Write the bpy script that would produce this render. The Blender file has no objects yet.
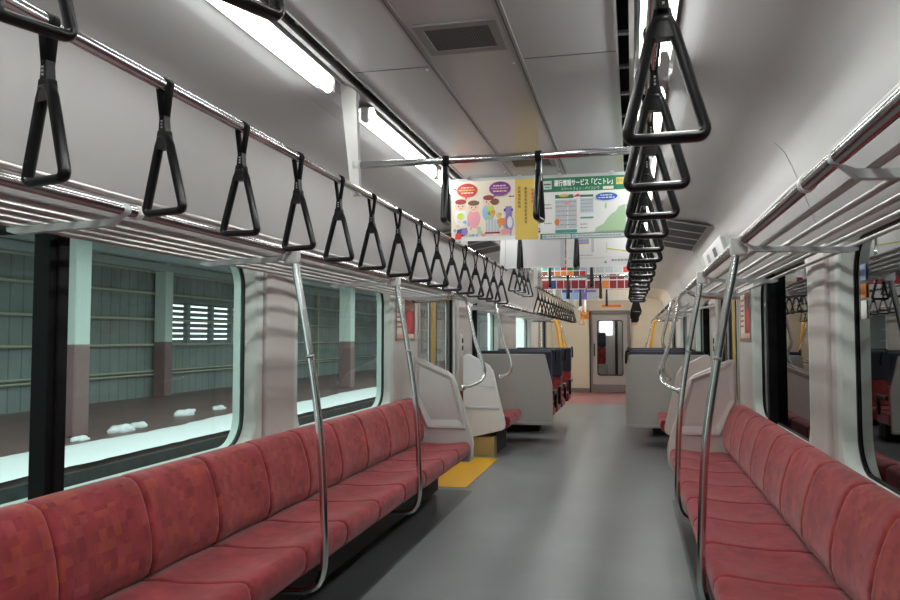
import bpy, bmesh, math, random
from mathutils import Vector, Matrix, Euler
random.seed(7)
SC = bpy.context.scene
COL = SC.collection
PI = math.pi

# ------------------------------------------------------------------ materials
def new_mat(name):
    m = bpy.data.materials.new(name); m.use_nodes = True
    nt = m.node_tree
    b = nt.nodes.get('Principled BSDF')
    return m, nt, b

def srgb(r, g, b):
    f = lambda c: (c/255/12.92) if c/255 <= .04045 else ((c/255+.055)/1.055)**2.4
    return (f(r), f(g), f(b), 1)

def mat(name, col, rough=.5, metal=0, noise=0, nscale=8, bump=0, bscale=200, coat=0, spec=.5, emit=None, estr=0):
    m, nt, b = new_mat(name)
    b.inputs['Roughness'].default_value = rough
    b.inputs['Metallic'].default_value = metal
    b.inputs['Specular IOR Level'].default_value = spec
    b.inputs['Coat Weight'].default_value = coat
    b.inputs['Coat Roughness'].default_value = .15
    geo = nt.nodes.new('ShaderNodeNewGeometry')
    if noise:
        n = nt.nodes.new('ShaderNodeTexNoise'); n.inputs['Scale'].default_value = nscale; n.inputs['Detail'].default_value = 4
        nt.links.new(geo.outputs['Position'], n.inputs['Vector'])
        mx = nt.nodes.new('ShaderNodeMix'); mx.data_type = 'RGBA'
        mx.inputs[6].default_value = tuple(c*(1-noise) for c in col[:3])+(1,)
        mx.inputs[7].default_value = tuple(min(1, c*(1+noise)) for c in col[:3])+(1,)
        nt.links.new(n.outputs['Fac'], mx.inputs[0]); nt.links.new(mx.outputs[2], b.inputs['Base Color'])
    else:
        b.inputs['Base Color'].default_value = col
    if bump:
        n2 = nt.nodes.new('ShaderNodeTexNoise'); n2.inputs['Scale'].default_value = bscale
        nt.links.new(geo.outputs['Position'], n2.inputs['Vector'])
        bp = nt.nodes.new('ShaderNodeBump'); bp.inputs['Strength'].default_value = bump; bp.inputs['Distance'].default_value = .002
        nt.links.new(n2.outputs['Fac'], bp.inputs['Height']); nt.links.new(bp.outputs[0], b.inputs['Normal'])
    if emit:
        b.inputs['Emission Color'].default_value = emit; b.inputs['Emission Strength'].default_value = estr
    return m

def fabric(name, dark, mid, hot, light, orange=.3):
    m, nt, b = new_mat(name)
    N = nt.nodes.new; L = nt.links.new
    geo = N('ShaderNodeNewGeometry')
    sn = N('ShaderNodeVectorMath'); sn.operation = 'SNAP'; sn.inputs[1].default_value = (.036, .036, .036)
    L(geo.outputs['Position'], sn.inputs[0])
    wn = N('ShaderNodeTexWhiteNoise'); L(sn.outputs[0], wn.inputs['Vector'])
    cr = N('ShaderNodeValToRGB'); cr.color_ramp.interpolation = 'CONSTANT'
    e = cr.color_ramp.elements
    e[0].position = 0; e[0].color = mid; e[1].position = .45; e[1].color = dark
    x = e.new(.72); x.color = light
    x = e.new(1-orange*.5); x.color = hot
    L(wn.outputs['Value'], cr.inputs[0])
    # a second, coarser patch layer
    sn2 = N('ShaderNodeVectorMath'); sn2.operation = 'SNAP'; sn2.inputs[1].default_value = (.09, .03, .03)
    L(geo.outputs['Position'], sn2.inputs[0])
    wn2 = N('ShaderNodeTexWhiteNoise'); L(sn2.outputs[0], wn2.inputs['Vector'])
    mx = N('ShaderNodeMix'); mx.data_type = 'RGBA'; mx.inputs[7].default_value = mid
    mr = N('ShaderNodeMapRange'); mr.inputs['To Min'].default_value = .35; mr.inputs['To Max'].default_value = .8
    L(wn2.outputs['Value'], mr.inputs['Value']); L(mr.outputs[0], mx.inputs[0]); L(cr.outputs[0], mx.inputs[6])
    nz = N('ShaderNodeTexNoise'); nz.inputs['Scale'].default_value = 9; nz.inputs['Detail'].default_value = 5
    L(geo.outputs['Position'], nz.inputs['Vector'])
    mr2 = N('ShaderNodeMapRange'); mr2.inputs['From Min'].default_value = .3; mr2.inputs['From Max'].default_value = .7
    mr2.inputs['To Min'].default_value = .78; mr2.inputs['To Max'].default_value = 1.25
    L(nz.outputs['Fac'], mr2.inputs['Value'])
    mul = N('ShaderNodeMix'); mul.data_type = 'RGBA'; mul.blend_type = 'MULTIPLY'; mul.inputs[0].default_value = 1
    L(mx.outputs[2], mul.inputs[6]); L(mr2.outputs[0], mul.inputs[7]); L(mul.outputs[2], b.inputs['Base Color'])
    b.inputs['Roughness'].default_value = .85
    b.inputs['Specular IOR Level'].default_value = .2
    b.inputs['Sheen Weight'].default_value = .35; b.inputs['Sheen Roughness'].default_value = .4
    b.inputs['Sheen Tint'].default_value = (1, .75, .75, 1)
    n2 = N('ShaderNodeTexNoise'); n2.inputs['Scale'].default_value = 500
    L(geo.outputs['Position'], n2.inputs['Vector'])
    bp = N('ShaderNodeBump'); bp.inputs['Strength'].default_value = .3; bp.inputs['Distance'].default_value = .002
    L(n2.outputs['Fac'], bp.inputs['Height']); L(bp.outputs[0], b.inputs['Normal'])
    return m

def glass(name, tint, refl=1.0, ior=1.45):
    m, nt, b = new_mat(name); nt.nodes.remove(b)
    N = nt.nodes.new; L = nt.links.new
    out = nt.nodes['Material Output']
    t = N('ShaderNodeBsdfTransparent'); t.inputs[0].default_value = tint
    g = N('ShaderNodeBsdfGlossy'); g.inputs['Roughness'].default_value = .02; g.inputs[0].default_value = (refl, refl, refl, 1)
    fr = N('ShaderNodeFresnel'); fr.inputs['IOR'].default_value = ior
    mx = N('ShaderNodeMixShader'); L(fr.outputs[0], mx.inputs[0]); L(t.outputs[0], mx.inputs[1]); L(g.outputs[0], mx.inputs[2])
    L(mx.outputs[0], out.inputs['Surface'])
    return m

def floor_mat():
    m, nt, b = new_mat('grey vinyl floor')
    N = nt.nodes.new; L = nt.links.new
    geo = N('ShaderNodeNewGeometry')
    n = N('ShaderNodeTexNoise'); n.inputs['Scale'].default_value = 1.3; n.inputs['Detail'].default_value = 6
    L(geo.outputs['Position'], n.inputs['Vector'])
    n3 = N('ShaderNodeTexNoise'); n3.inputs['Scale'].default_value = 260
    L(geo.outputs['Position'], n3.inputs['Vector'])
    ad = N('ShaderNodeMath'); ad.operation = 'MULTIPLY_ADD'; ad.inputs[1].default_value = .25
    L(n3.outputs['Fac'], ad.inputs[0]); L(n.outputs['Fac'], ad.inputs[2])
    cr = N('ShaderNodeValToRGB'); e = cr.color_ramp.elements
    e[0].position = .4; e[0].color = srgb(112, 115, 116); e[1].position = .85; e[1].color = srgb(136, 140, 141)
    L(ad.outputs[0], cr.inputs[0])
    # reddish vinyl at the far end vestibule
    sx = N('ShaderNodeSeparateXYZ'); L(geo.outputs['Position'], sx.inputs[0])
    gt = N('ShaderNodeMath'); gt.operation = 'GREATER_THAN'; gt.inputs[1].default_value = 15.2; L(sx.outputs['Y'], gt.inputs[0])
    mx = N('ShaderNodeMix'); mx.data_type = 'RGBA'; L(gt.outputs[0], mx.inputs[0]); L(cr.outputs[0], mx.inputs[6]); mx.inputs[7].default_value = srgb(158, 98, 98)
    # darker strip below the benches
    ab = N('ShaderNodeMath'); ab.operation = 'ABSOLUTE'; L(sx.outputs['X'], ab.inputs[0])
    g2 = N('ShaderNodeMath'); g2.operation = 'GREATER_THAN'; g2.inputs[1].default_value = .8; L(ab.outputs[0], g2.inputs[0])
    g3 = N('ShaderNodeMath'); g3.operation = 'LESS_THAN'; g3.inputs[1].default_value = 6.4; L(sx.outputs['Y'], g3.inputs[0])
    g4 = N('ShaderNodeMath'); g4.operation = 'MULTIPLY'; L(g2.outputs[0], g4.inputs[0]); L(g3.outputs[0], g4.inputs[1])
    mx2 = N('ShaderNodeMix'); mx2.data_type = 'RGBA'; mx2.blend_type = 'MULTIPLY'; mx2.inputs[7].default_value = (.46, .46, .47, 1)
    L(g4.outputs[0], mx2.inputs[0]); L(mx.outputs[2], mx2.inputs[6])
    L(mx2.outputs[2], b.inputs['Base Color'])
    mr = N('ShaderNodeMapRange'); mr.inputs['To Min'].default_value = .24; mr.inputs['To Max'].default_value = .42
    L(n.outputs['Fac'], mr.inputs['Value']); L(mr.outputs[0], b.inputs['Roughness'])
    bp = N('ShaderNodeBump'); bp.inputs['Strength'].default_value = .08; bp.inputs['Distance'].default_value = .003
    n4 = N('ShaderNodeTexNoise'); n4.inputs['Scale'].default_value = 14; n4.inputs['Detail'].default_value = 3
    L(geo.outputs['Position'], n4.inputs['Vector']); L(n4.outputs['Fac'], bp.inputs['Height']); L(bp.outputs[0], b.inputs['Normal'])
    return m

def stripe_mat(name, c0, c1, axis, freq, rough=.6, bump=.6):
    m, nt, b = new_mat(name)
    N = nt.nodes.new; L = nt.links.new
    geo = N('ShaderNodeNewGeometry'); sx = N('ShaderNodeSeparateXYZ'); L(geo.outputs['Position'], sx.inputs[0])
    mu = N('ShaderNodeMath'); mu.operation = 'MULTIPLY'; mu.inputs[1].default_value = freq; L(sx.outputs[axis], mu.inputs[0])
    fr = N('ShaderNodeMath'); fr.operation = 'FRACT'; L(mu.outputs[0], fr.inputs[0])
    cr = N('ShaderNodeValToRGB'); e = cr.color_ramp.elements
    e[0].position = 0; e[0].color = c1; e[1].position = .16; e[1].color = c0
    L(fr.outputs[0], cr.inputs[0])
    n = N('ShaderNodeTexNoise'); n.inputs['Scale'].default_value = 1.2; n.inputs['Detail'].default_value = 5; L(geo.outputs['Position'], n.inputs['Vector'])
    mr = N('ShaderNodeMapRange'); mr.inputs['To Min'].default_value = .6; mr.inputs['To Max'].default_value = 1.3; L(n.outputs['Fac'], mr.inputs['Value'])
    mx = N('ShaderNodeMix'); mx.data_type = 'RGBA'; mx.blend_type = 'MULTIPLY'; mx.inputs[0].default_value = 1
    L(cr.outputs[0], mx.inputs[6]); L(mr.outputs[0], mx.inputs[7]); L(mx.outputs[2], b.inputs['Base Color'])
    b.inputs['Roughness'].default_value = rough
    return m

def grille_mat(name):
    m, nt, b = new_mat(name)
    N = nt.nodes.new; L = nt.links.new
    geo = N('ShaderNodeNewGeometry'); sx = N('ShaderNodeSeparateXYZ'); L(geo.outputs['Position'], sx.inputs[0])
    mu = N('ShaderNodeMath'); mu.operation = 'MULTIPLY'; mu.inputs[1].default_value = 130; L(sx.outputs['X'], mu.inputs[0])
    fr = N('ShaderNodeMath'); fr.operation = 'FRACT'; L(mu.outputs[0], fr.inputs[0])
    cr = N('ShaderNodeValToRGB'); e = cr.color_ramp.elements; cr.color_ramp.interpolation = 'CONSTANT'
    e[0].position = 0; e[0].color = (.035, .035, .035, 1); e[1].position = .55; e[1].color = (.12, .118, .115, 1)
    L(fr.outputs[0], cr.inputs[0]); L(cr.outputs[0], b.inputs['Base Color'])
    b.inputs['Roughness'].default_value = .6
    return m

M = {}
M['wall'] = mat('pale grey melamine wall', srgb(205, 201, 197), .4, noise=.02, nscale=3, coat=.15)
M['cream'] = mat('cream wall', srgb(218, 208, 186), .45, noise=.03, nscale=3)
M['ceil'] = mat('grey ceiling panel', srgb(196, 197, 197), .25, noise=.02, nscale=2, coat=.25)
M['cove'] = mat('grey cove panel', srgb(180, 179, 178), .3, noise=.02, nscale=2, coat=.15)
M['ceilcream'] = mat('cream ceiling panel', srgb(212, 203, 184), .35, noise=.02, nscale=2)
M['strip'] = mat('ceiling joint strip', srgb(150, 149, 148), .35)
M['seamline'] = mat('dark seam', srgb(95, 95, 95), .6)
M['frame'] = mat('window surround', srgb(214, 226, 218), .35, coat=.2)
M['trim'] = mat('pillar cover', srgb(203, 198, 194), .38, noise=.02, nscale=4, coat=.2)
M['gasket'] = mat('black rubber', srgb(14, 15, 16), .45)
M['blackmetal'] = mat('black painted metal', srgb(9, 10, 11), .65, spec=.2)
M['railmetal'] = mat('dull stainless rail', (.46, .45, .44, 1), .2, metal=1, noise=.05, nscale=30)
M['black'] = mat('glossy black plastic', srgb(11, 11, 13), .3, coat=.15, spec=.4)
M['belt'] = mat('black strap webbing', srgb(14, 14, 16), .7, spec=.25, bump=.3, bscale=400)
M['silver'] = mat('small silver marking', srgb(215, 215, 215), .3, metal=.6)
M['chrome'] = mat('polished stainless tube', (.76, .78, .78, 1), .17, metal=1, noise=.03, nscale=20)
M['brushed'] = mat('brushed stainless tube', (.52, .51, .50, 1), .3, metal=1, noise=.04, nscale=30)
M['bracket'] = mat('white painted bracket', srgb(214, 214, 211), .35)
M['bracketgrey'] = mat('pale grey rack bracket', srgb(190, 196, 196), .35)
M['back'] = fabric('red patchwork moquette back', srgb(118, 42, 50), srgb(146, 57, 61), srgb(164, 82, 54), srgb(160, 76, 80), .36)
M['pan'] = fabric('red moquette seat', srgb(124, 40, 48), srgb(140, 48, 55), srgb(150, 60, 57), srgb(152, 62, 67), .2)
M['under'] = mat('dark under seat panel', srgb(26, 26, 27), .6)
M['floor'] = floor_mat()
M['yellow'] = mat('yellow tactile vinyl', srgb(222, 165, 28), .45, noise=.07, nscale=20, bump=.3, bscale=120)
M['panel'] = mat('moulded end panel', srgb(198, 195, 192), .35, coat=.25)
M['panelwarm'] = mat('moulded end panel warm shade', srgb(200, 189, 184), .35, coat=.25)
M['panelwhite'] = mat('white moulded panel', srgb(222, 222, 222), .35, coat=.25)
M['greypanel'] = mat('plain grey partition laminate', srgb(172, 171, 166), .45, noise=.02, nscale=5)
M['ochre'] = mat('heater box with painted mat reflection', srgb(172, 148, 96), .45, noise=.05)  # tan tone stands in for the yellow door mat's reflection
M['navy'] = mat('navy headrest cover', srgb(33, 36, 52), .7, bump=.2)
M['door'] = mat('brushed door leaf', srgb(178, 176, 172), .3, metal=.55)
M['enddoor'] = mat('grey end door', srgb(176, 170, 165), .4, noise=.02)
M['enddoorframe'] = mat('dark grey door frame', srgb(128, 122, 118), .4)
M['gold'] = mat('yellow brass door edge', srgb(208, 178, 98), .35, metal=.4)
M['yellowbar'] = mat('yellow grab bar', srgb(240, 170, 26), .35)
M['orange'] = mat('orange plastic', srgb(225, 135, 50), .4)
M['glassL'] = glass('green tinted pane', (.61, .76, .715, 1), .6)
M['glassR'] = glass('dark green tinted pane', (.5, .62, .58, 1), .38)
M['glassclear'] = glass('clear pane', (.9, .93, .92, 1))
M['acrylic'] = glass('clear acrylic', (.93, .95, .95, 1))
M['tube'] = mat('lit fluorescent tube', (1, 1, 1, 1), .4, emit=(.975, 1, .985, 1), estr=29)
M['reflector'] = mat('white light trough', srgb(235, 235, 232), .3)
M['socket'] = mat('white lamp holder', srgb(210, 210, 208), .4)
M['grille'] = grille_mat('grey vent mesh'); M['slotdark'] = mat('dark vent opening', srgb(48, 46, 45), .6)
M['grillframe'] = mat('grey vent frame', srgb(128, 126, 124), .4)
M['dark'] = mat('dark slot', (.004, .004, .004, 1), .9)
M['paper'] = mat('poster paper white', srgb(236, 236, 234), .5)
M['sheet'] = mat('blank poster back', srgb(226, 226, 226), .5)
for nm, c in dict(cream=(240, 228, 206), red=(208, 52, 48), purple=(128, 62, 140), yel=(226, 196, 96), green=(38, 122, 84), lgreen=(176, 208, 168),
                  blue=(46, 104, 190), navyp=(52, 66, 128), lblue=(150, 180, 214), pink=(236, 160, 170), skin=(240, 205, 180), brown=(120, 74, 52), orange=(232, 138, 60),
                  grey=(150, 156, 160), lgrey=(205, 210, 212), black=(40, 38, 40), teal=(70, 158, 148), maroon=(150, 40, 50), lime=(200, 214, 60), violet=(140, 120, 190), white=(244, 244, 242)).items():
    M['p_'+nm] = mat('poster ink '+nm, srgb(*c), .5)
# outside
M['siding'] = stripe_mat('teal corrugated siding', srgb(150, 160, 158), srgb(108, 120, 120), 'Y', 3.2)
M['girt'] = mat('pale steel rail', srgb(190, 190, 172), .5)
M['colgrey'] = mat('platform column paint', srgb(214, 226, 220), .5, noise=.03)
M['colbrown'] = mat('maroon column base', srgb(140, 112, 112), .5, noise=.06)
M['tile'] = stripe_mat('brown platform paving', srgb(126, 98, 96), srgb(104, 84, 84), 'X', 3.3, .4)
M['snow'] = mat('snow', srgb(246, 250, 250), .6, noise=.03, nscale=9, bump=.5, bscale=30)
M['edge'] = mat('platform edge concrete', srgb(66, 74, 72), .8, noise=.5, nscale=7)
M['roof'] = mat('platform roof sheet', srgb(225, 232, 230), .6, noise=.25, nscale=1.5)
M['beam'] = mat('roof steel', srgb(178, 188, 188), .5, noise=.15)
M['ballast'] = mat('dark ballast', srgb(60, 64, 64), .9, noise=.5, nscale=30)
M['night'] = mat('dark wall across the track', srgb(62, 70, 68), .7, noise=.4, nscale=2)
M['shell'] = mat('car body outer shell', srgb(120, 122, 122), .5)

# ------------------------------------------------------------------ mesh builder
class MB:
    def __init__(s): s.v = []; s.f = []; s.mi = []; s.sm = []
    def add(s, verts, faces, mi=0, smooth=False):
        b = len(s.v); s.v += [tuple(p) for p in verts]
        for f in faces: s.f.append(tuple(b+i for i in f)); s.mi.append(mi); s.sm.append(smooth)
    def box(s, x0, x1, y0, y1, z0, z1, mi=0):
        x0, x1 = sorted((x0, x1)); y0, y1 = sorted((y0, y1)); z0, z1 = sorted((z0, z1))
        s.add([(x0,y0,z0),(x1,y0,z0),(x1,y1,z0),(x0,y1,z0),(x0,y0,z1),(x1,y0,z1),(x1,y1,z1),(x0,y1,z1)],
              [(3,2,1,0),(4,5,6,7),(0,1,5,4),(1,2,6,5),(2,3,7,6),(3,0,4,7)], mi)
    def bbox(s, x0, x1, y0, y1, z0, z1, r=.01, mi=0, seg=2):
        bm = bmesh.new(); bmesh.ops.create_cube(bm, size=1)
        for v in bm.verts: v.co = Vector(((x0+x1)/2+v.co.x*abs(x1-x0), (y0+y1)/2+v.co.y*abs(y1-y0), (z0+z1)/2+v.co.z*abs(z1-z0)))
        bmesh.ops.bevel(bm, geom=bm.edges[:], offset=r, segments=seg, affect='EDGES', profile=.5)
        s.bm(bm, mi, False)
    def bm(s, bm, mi=0, smooth=False):
        bm.verts.index_update()
        s.add([v.co[:] for v in bm.verts], [tuple(v.index for v in f.verts) for f in bm.faces], mi, smooth); bm.free()
    def tube(s, pts, r, seg=10, mi=0, closed=False, caps=True, flat=1.0, up=None):
        P = [Vector(p) for p in pts]; n = len(P)
        rr = r if isinstance(r, (list, tuple)) else [r]*n
        T = []
        for i in range(n):
            a = P[(i-1) % n] if (closed or i > 0) else P[i]; b = P[(i+1) % n] if (closed or i < n-1) else P[i]
            T.append((b-a).normalized())
        ref = Vector(up) if up else (Vector((0,0,1)) if abs(T[0].z) < .9 else Vector((1,0,0)))
        Nn = (ref - T[0]*ref.dot(T[0])).normalized()
        vs = []
        for i in range(n):
            Nn = (Nn - T[i]*Nn.dot(T[i]))
            Nn = Nn.normalized() if Nn.length > 1e-6 else T[i].orthogonal().normalized()
            B = T[i].cross(Nn)
            for k in range(seg):
                a = 2*PI*k/seg
                vs.append(P[i]+Nn*math.cos(a)*rr[i]*flat+B*math.sin(a)*rr[i])
        fs = []
        for i in range(n if closed else n-1):
            j = (i+1) % n
            for k in range(seg):
                k2 = (k+1) % seg
                fs.append((i*seg+k, i*seg+k2, j*seg+k2, j*seg+k))
        s.add(vs, fs, mi, True)
        if caps and not closed:
            b = len(s.v)-n*seg
            s.f.append(tuple(b+k for k in range(seg))[::-1]); s.mi.append(mi); s.sm.append(False)
            s.f.append(tuple(b+(n-1)*seg+k for k in range(seg))); s.mi.append(mi); s.sm.append(False)
    def prism(s, poly, axis, a0, a1, mi=0, smooth=False):
        # poly: 2D points (p,q); axis 'y' -> (p,a,q); 'x' -> (a,p,q); 'z' -> (p,q,a)
        f = {'y': lambda p, a: (p[0], a, p[1]), 'x': lambda p, a: (a, p[0], p[1]), 'z': lambda p, a: (p[0], p[1], a)}[axis]
        n = len(poly)
        vs = [f(p, a0) for p in poly]+[f(p, a1) for p in poly]
        s.add(vs, [(i, (i+1) % n, n+(i+1) % n, n+i) for i in range(n)], mi, smooth)
        b = len(s.v)-2*n
        s.f += [tuple(b+i for i in range(n))[::-1], tuple(b+n+i for i in range(n))]; s.mi += [mi, mi]; s.sm += [False, False]
    def strip(s, prof, y0, y1, mi=0, smooth=False):
        n = len(prof)
        s.add([(p[0], y0, p[1]) for p in prof]+[(p[0], y1, p[1]) for p in prof], [(i, i+1, n+i+1, n+i) for i in range(n-1)], mi, smooth)
    def build(s, name, mats, parent=None, fix=True, loc=None):
        me = bpy.data.meshes.new(name)
        me.from_pydata([Vector(v)-Vector(loc) for v in s.v] if loc else s.v, [], s.f)
        for m in (mats if isinstance(mats, (list, tuple)) else [mats]): me.materials.append(m)
        for p, mi, sm in zip(me.polygons, s.mi, s.sm): p.material_index = mi; p.use_smooth = sm
        if fix:
            bm = bmesh.new(); bm.from_mesh(me); bmesh.ops.recalc_face_normals(bm, faces=bm.faces[:]); bm.to_mesh(me); bm.free()
        me.update()
        o = bpy.data.objects.new(name, me); COL.objects.link(o)
        if loc: o.location = loc
        if parent: o.parent = parent
        return o

def tag(o, label=None, cat=None, group=None, kind=None):
    if label: o['label'] = label
    if cat: o['category'] = cat
    if group: o['group'] = group
    if kind: o['kind'] = kind
    return o
def empty(name, loc=(0,0,0), rz=0):
    o = bpy.data.objects.new(name, None); o.location = loc; o.rotation_euler = (0,0,rz); o.empty_display_size = .1
    COL.objects.link(o); return o
def copy_tree(o, parent=None):
    c = o.copy(); COL.objects.link(c); c.parent = parent
    for ch in [x for x in bpy.data.objects if x.parent == o]: copy_tree(ch, c)
    return c
def kids(o): return list(o.children)
def struct(mb, name, m, parent=None, label=None):
    o = mb.build(name, m, parent)
    if not parent: o['kind'] = 'structure'
    return o
def catmull(P, n=6):
    P = [Vector(p) for p in P]; out = []
    for i in range(len(P)-1):
        p0 = P[max(i-1,0)]; p1 = P[i]; p2 = P[i+1]; p3 = P[min(i+2, len(P)-1)]
        for k in range(n):
            t = k/n
            out.append(.5*((2*p1)+(-p0+p2)*t+(2*p0-5*p1+4*p2-p3)*t*t+(-p0+3*p1-3*p2+p3)*t**3))
    out.append(P[-1]); return out
ORD = 'first second third fourth fifth sixth seventh eighth ninth tenth eleventh twelfth thirteenth fourteenth fifteenth sixteenth seventeenth'.split()
SIDE = {-1: 'left', 1: 'right'}
HW = 1.36           # half width of the saloon
Y0, Y1 = -2.2, 18.5  # saloon ends

# ------------------------------------------------------------------ camera
cam = bpy.data.cameras.new('camera'); co = bpy.data.objects.new('camera', cam); COL.objects.link(co)
fpx = 770.; a = Vector(((632-450)/fpx, -(338-300)/fpx, 1)).normalized()
p = math.asin(a.x); t = math.atan2(-a.y, a.z)
F = Vector((-math.sin(p)*math.cos(t), math.cos(p)*math.cos(t), math.sin(t))); R = Vector((math.cos(p), math.sin(p), 0)); U = R.cross(F)
co.matrix_world = Matrix(((R.x, U.x, -F.x, .51), (R.y, U.y, -F.y, 0), (R.z, U.z, -F.z, 1.28), (0,0,0,1)))
cam.sensor_width = 36; cam.lens = fpx/900*36; cam.clip_start = .05; cam.clip_end = 200
SC.camera = co

# ------------------------------------------------------------------ ring with a rounded hole, mapped to a plane
def rrect(u0, u1, w0, w1, r, n=7):
    out = []
    for cx, cy, a0 in ((u1-r, w1-r, 0), (u0+r, w1-r, PI/2), (u0+r, w0+r, PI), (u1-r, w0+r, 1.5*PI)):
        for k in range(n+1):
            a = a0+PI/2*k/n; out.append((cx+r*math.cos(a), cy+r*math.sin(a)))
    return out
def ring(mb, fmap, outer, hole, r, levels, n=7, mi=0, r_out=None, back=None):
    """outer/hole = (u0,u1,w0,w1); levels = [(grow, depth)...] from the hole edge inwards; front face at levels[0]"""
    hp = [rrect(hole[0]-g, hole[1]+g, hole[2]-g, hole[3]+g, r+g if r+g > .002 else .002, n) for g, d in levels]
    if r_out is None:
        op = []
        for k in range(4):
            cu, cw = ((outer[1], outer[3]), (outer[0], outer[3]), (outer[0], outer[2]), (outer[1], outer[2]))[k]
            for j in range(n+1):
                op.append((cu, cw))
    else: op = rrect(*outer, r_out, n)
    loops = [[fmap(u, w, levels[0][1]) for u, w in op]]+[[fmap(u, w, d) for u, w in h] for h, (g, d) in zip(hp, levels)]
    if back is not None: loops = [[fmap(u, w, back) for u, w in op]]+loops
    N = len(op); vs = [q for l in loops for q in l]; fs = []; 
    for i in range(len(loops)-1):
        for k in range(N):
            k2 = (k+1) % N
            fs.append((i*N+k, i*N+k2, (i+1)*N+k2, (i+1)*N+k))
    bm = bmesh.new(); bv = [bm.verts.new(q) for q in vs]
    for f in fs:
        try: bm.faces.new([bv[i] for i in f])
        except ValueError: pass
    bmesh.ops.remove_doubles(bm, verts=bm.verts[:], dist=1e-5)
    mb.bm(bm, mi)

# ------------------------------------------------------------------ shell: floor, walls, ceiling
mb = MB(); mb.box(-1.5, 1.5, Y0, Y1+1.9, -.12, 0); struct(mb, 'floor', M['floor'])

# openings per side (y0, y1, z0, z1)
WZ0, WZ1 = .69, 1.745
DOORS = [(6.70, 8.14), (15.9, 17.25)]
WIN = {-1: [(.55, 3.67), (4.05, 5.93), (9.0, 10.95), (12.6, 14.5)],
        1: [(1.35, 3.58), (4.05, 5.95), (9.0, 10.95), (12.6, 14.5)]}
def wall(s):
    mb = MB()
    ops = sorted([(a, b, WZ0, WZ1) for a, b in WIN[s]]+[(a, b, 0, 1.83) for a, b in DOORS])
    y = Y0
    X0, X1 = s*HW, s*(HW+.10)
    for a, b, z0, z1 in ops:
        mi = 1 if y > 14.9 else 0
        mb.box(X0, X1, y, a, 0, 2.4, mi)
        mi = 1 if a > 14.9 else 0
        if z0 > 0: mb.box(X0, X1, a, b, 0, z0, mi)
        mb.box(X0, X1, a, b, z1, 2.4, mi)
        y = b
    mb.box(X0, X1, y, Y1+.05, 0, 2.4, 1)
    return struct(mb, 'wall_'+SIDE[s], [M['wall'], M['cream']])
wall(-1); wall(1)
mb = MB(); mb.box(-1.46, 1.46, Y0-.08, Y0, 0, 2.4); struct(mb, 'wall_rear', M['wall'])
mb = MB()
mb.box(-1.46, -.45, Y1, Y1+.08, 0, 2.4); mb.box(.45, 1.46, Y1, Y1+.08, 0, 2.4); mb.box(-.45, .45, Y1, Y1+.08, 1.9, 2.4)
struct(mb, 'wall_far', M['cream'])
for s in (-1, 1):
    mb = MB(); mb.box(min(s*.47, s*1.355), max(s*.47, s*1.355), Y1-.012, Y1-.001, 0, .1); struct(mb, 'baseboard_far_'+SIDE[s], M['enddoorframe'])

def half_ceiling(s):
    out = [(.512, 2.25), (.527, 2.25), (.535, 2.285), (.655, 2.285), (.664, 2.246), (.735, 2.236), (1.0, 2.205), (1.09, 2.188), (1.145, 2.16), (1.185, 2.115), (1.215, 2.05), (1.25, 1.955), (1.285, 1.86), (1.322, 1.76), (1.345, 1.70), (1.36, 1.695)]
    return [(s*x, z) for x, z in out]
mb = MB()
for ya, yb, mi in ((Y0, 14.9, 0), (14.9, Y1, 1)):
    mb.strip([(-.475, 2.25), (.475, 2.25)], ya, yb, mi)
    for s in (-1, 1):
        h = half_ceiling(s)
        mb.strip(h[:6], ya, yb, mi); mb.strip(h[5:], ya, yb, 5 if mi == 0 else 1, True)
        mb.strip([(s*.475, 2.25), (s*.475, 2.33)], ya, yb, 2); mb.strip([(s*.512, 2.33), (s*.512, 2.25)], ya, yb, 4); mb.strip([(s*.475, 2.33), (s*.512, 2.33)], ya, yb, 2)
mb.box(-1.46, 1.46, Y0-.08, Y1+.08, 2.36, 2.46, 3)
ceil_o = struct(mb, 'ceiling', [M['ceil'], M['ceilcream'], M['dark'], M['shell'], M['seamline'], M['cove']])
ceil_o.data.polygons.foreach_get
mb = MB()
for x in (-.175, .14):
    mb.box(x-.012, x+.012, Y0, Y1, 2.246, 2.252, 0)
    mb.box(x-.0025, x+.0025, Y0, Y1, 2.2452, 2.2462, 1)
y = 2.62
for k in range(-2, 8):
    yy = y+2.0*k
    if Y0 < yy < Y1:
        for x0, x1 in ((-.474, -.19), (.155, .474)): mb.box(x0, x1, yy-.002, yy+.002, 2.2485, 2.2515, 1)
for k in range(6):
    for x in (-.2, .115): mb.tube([(x, .9+1.75*k, 2.2515), (x, .9+1.75*k, 2.246)], .005, 8, 2)
struct(mb, 'joint_strip', [M['strip'], M['seamline'], M['silver']], ceil_o)
mb = MB()
for s in (-1, 1):
    for k in range(60):
        yy = -2.0+.32*k+.05
        if yy < Y1-.1: mb.box(s*.475, s*.512, yy-.012, yy+.012, 2.27, 2.28)
    mb.box(s*.468, s*.476, Y0, Y1, 2.243, 2.252)
    mb.box(s*.511, s*.527, Y0, Y1, 2.240, 2.252)
struct(mb, 'slot_bar', M['strip'], ceil_o)
# curved seam lines in the cove
mb = MB()
for s in (1,):
    for yy in (3.67, 6.3, 8.35, 11.6):
        pr = [(x-s*.0008, z-.0008) for x, z in half_ceiling(s)[8:14]]
        mb.tube([(x, yy, z) for x, z in pr], .0011, 4)
struct(mb, 'seam_line', M['strip'], ceil_o)

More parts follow.
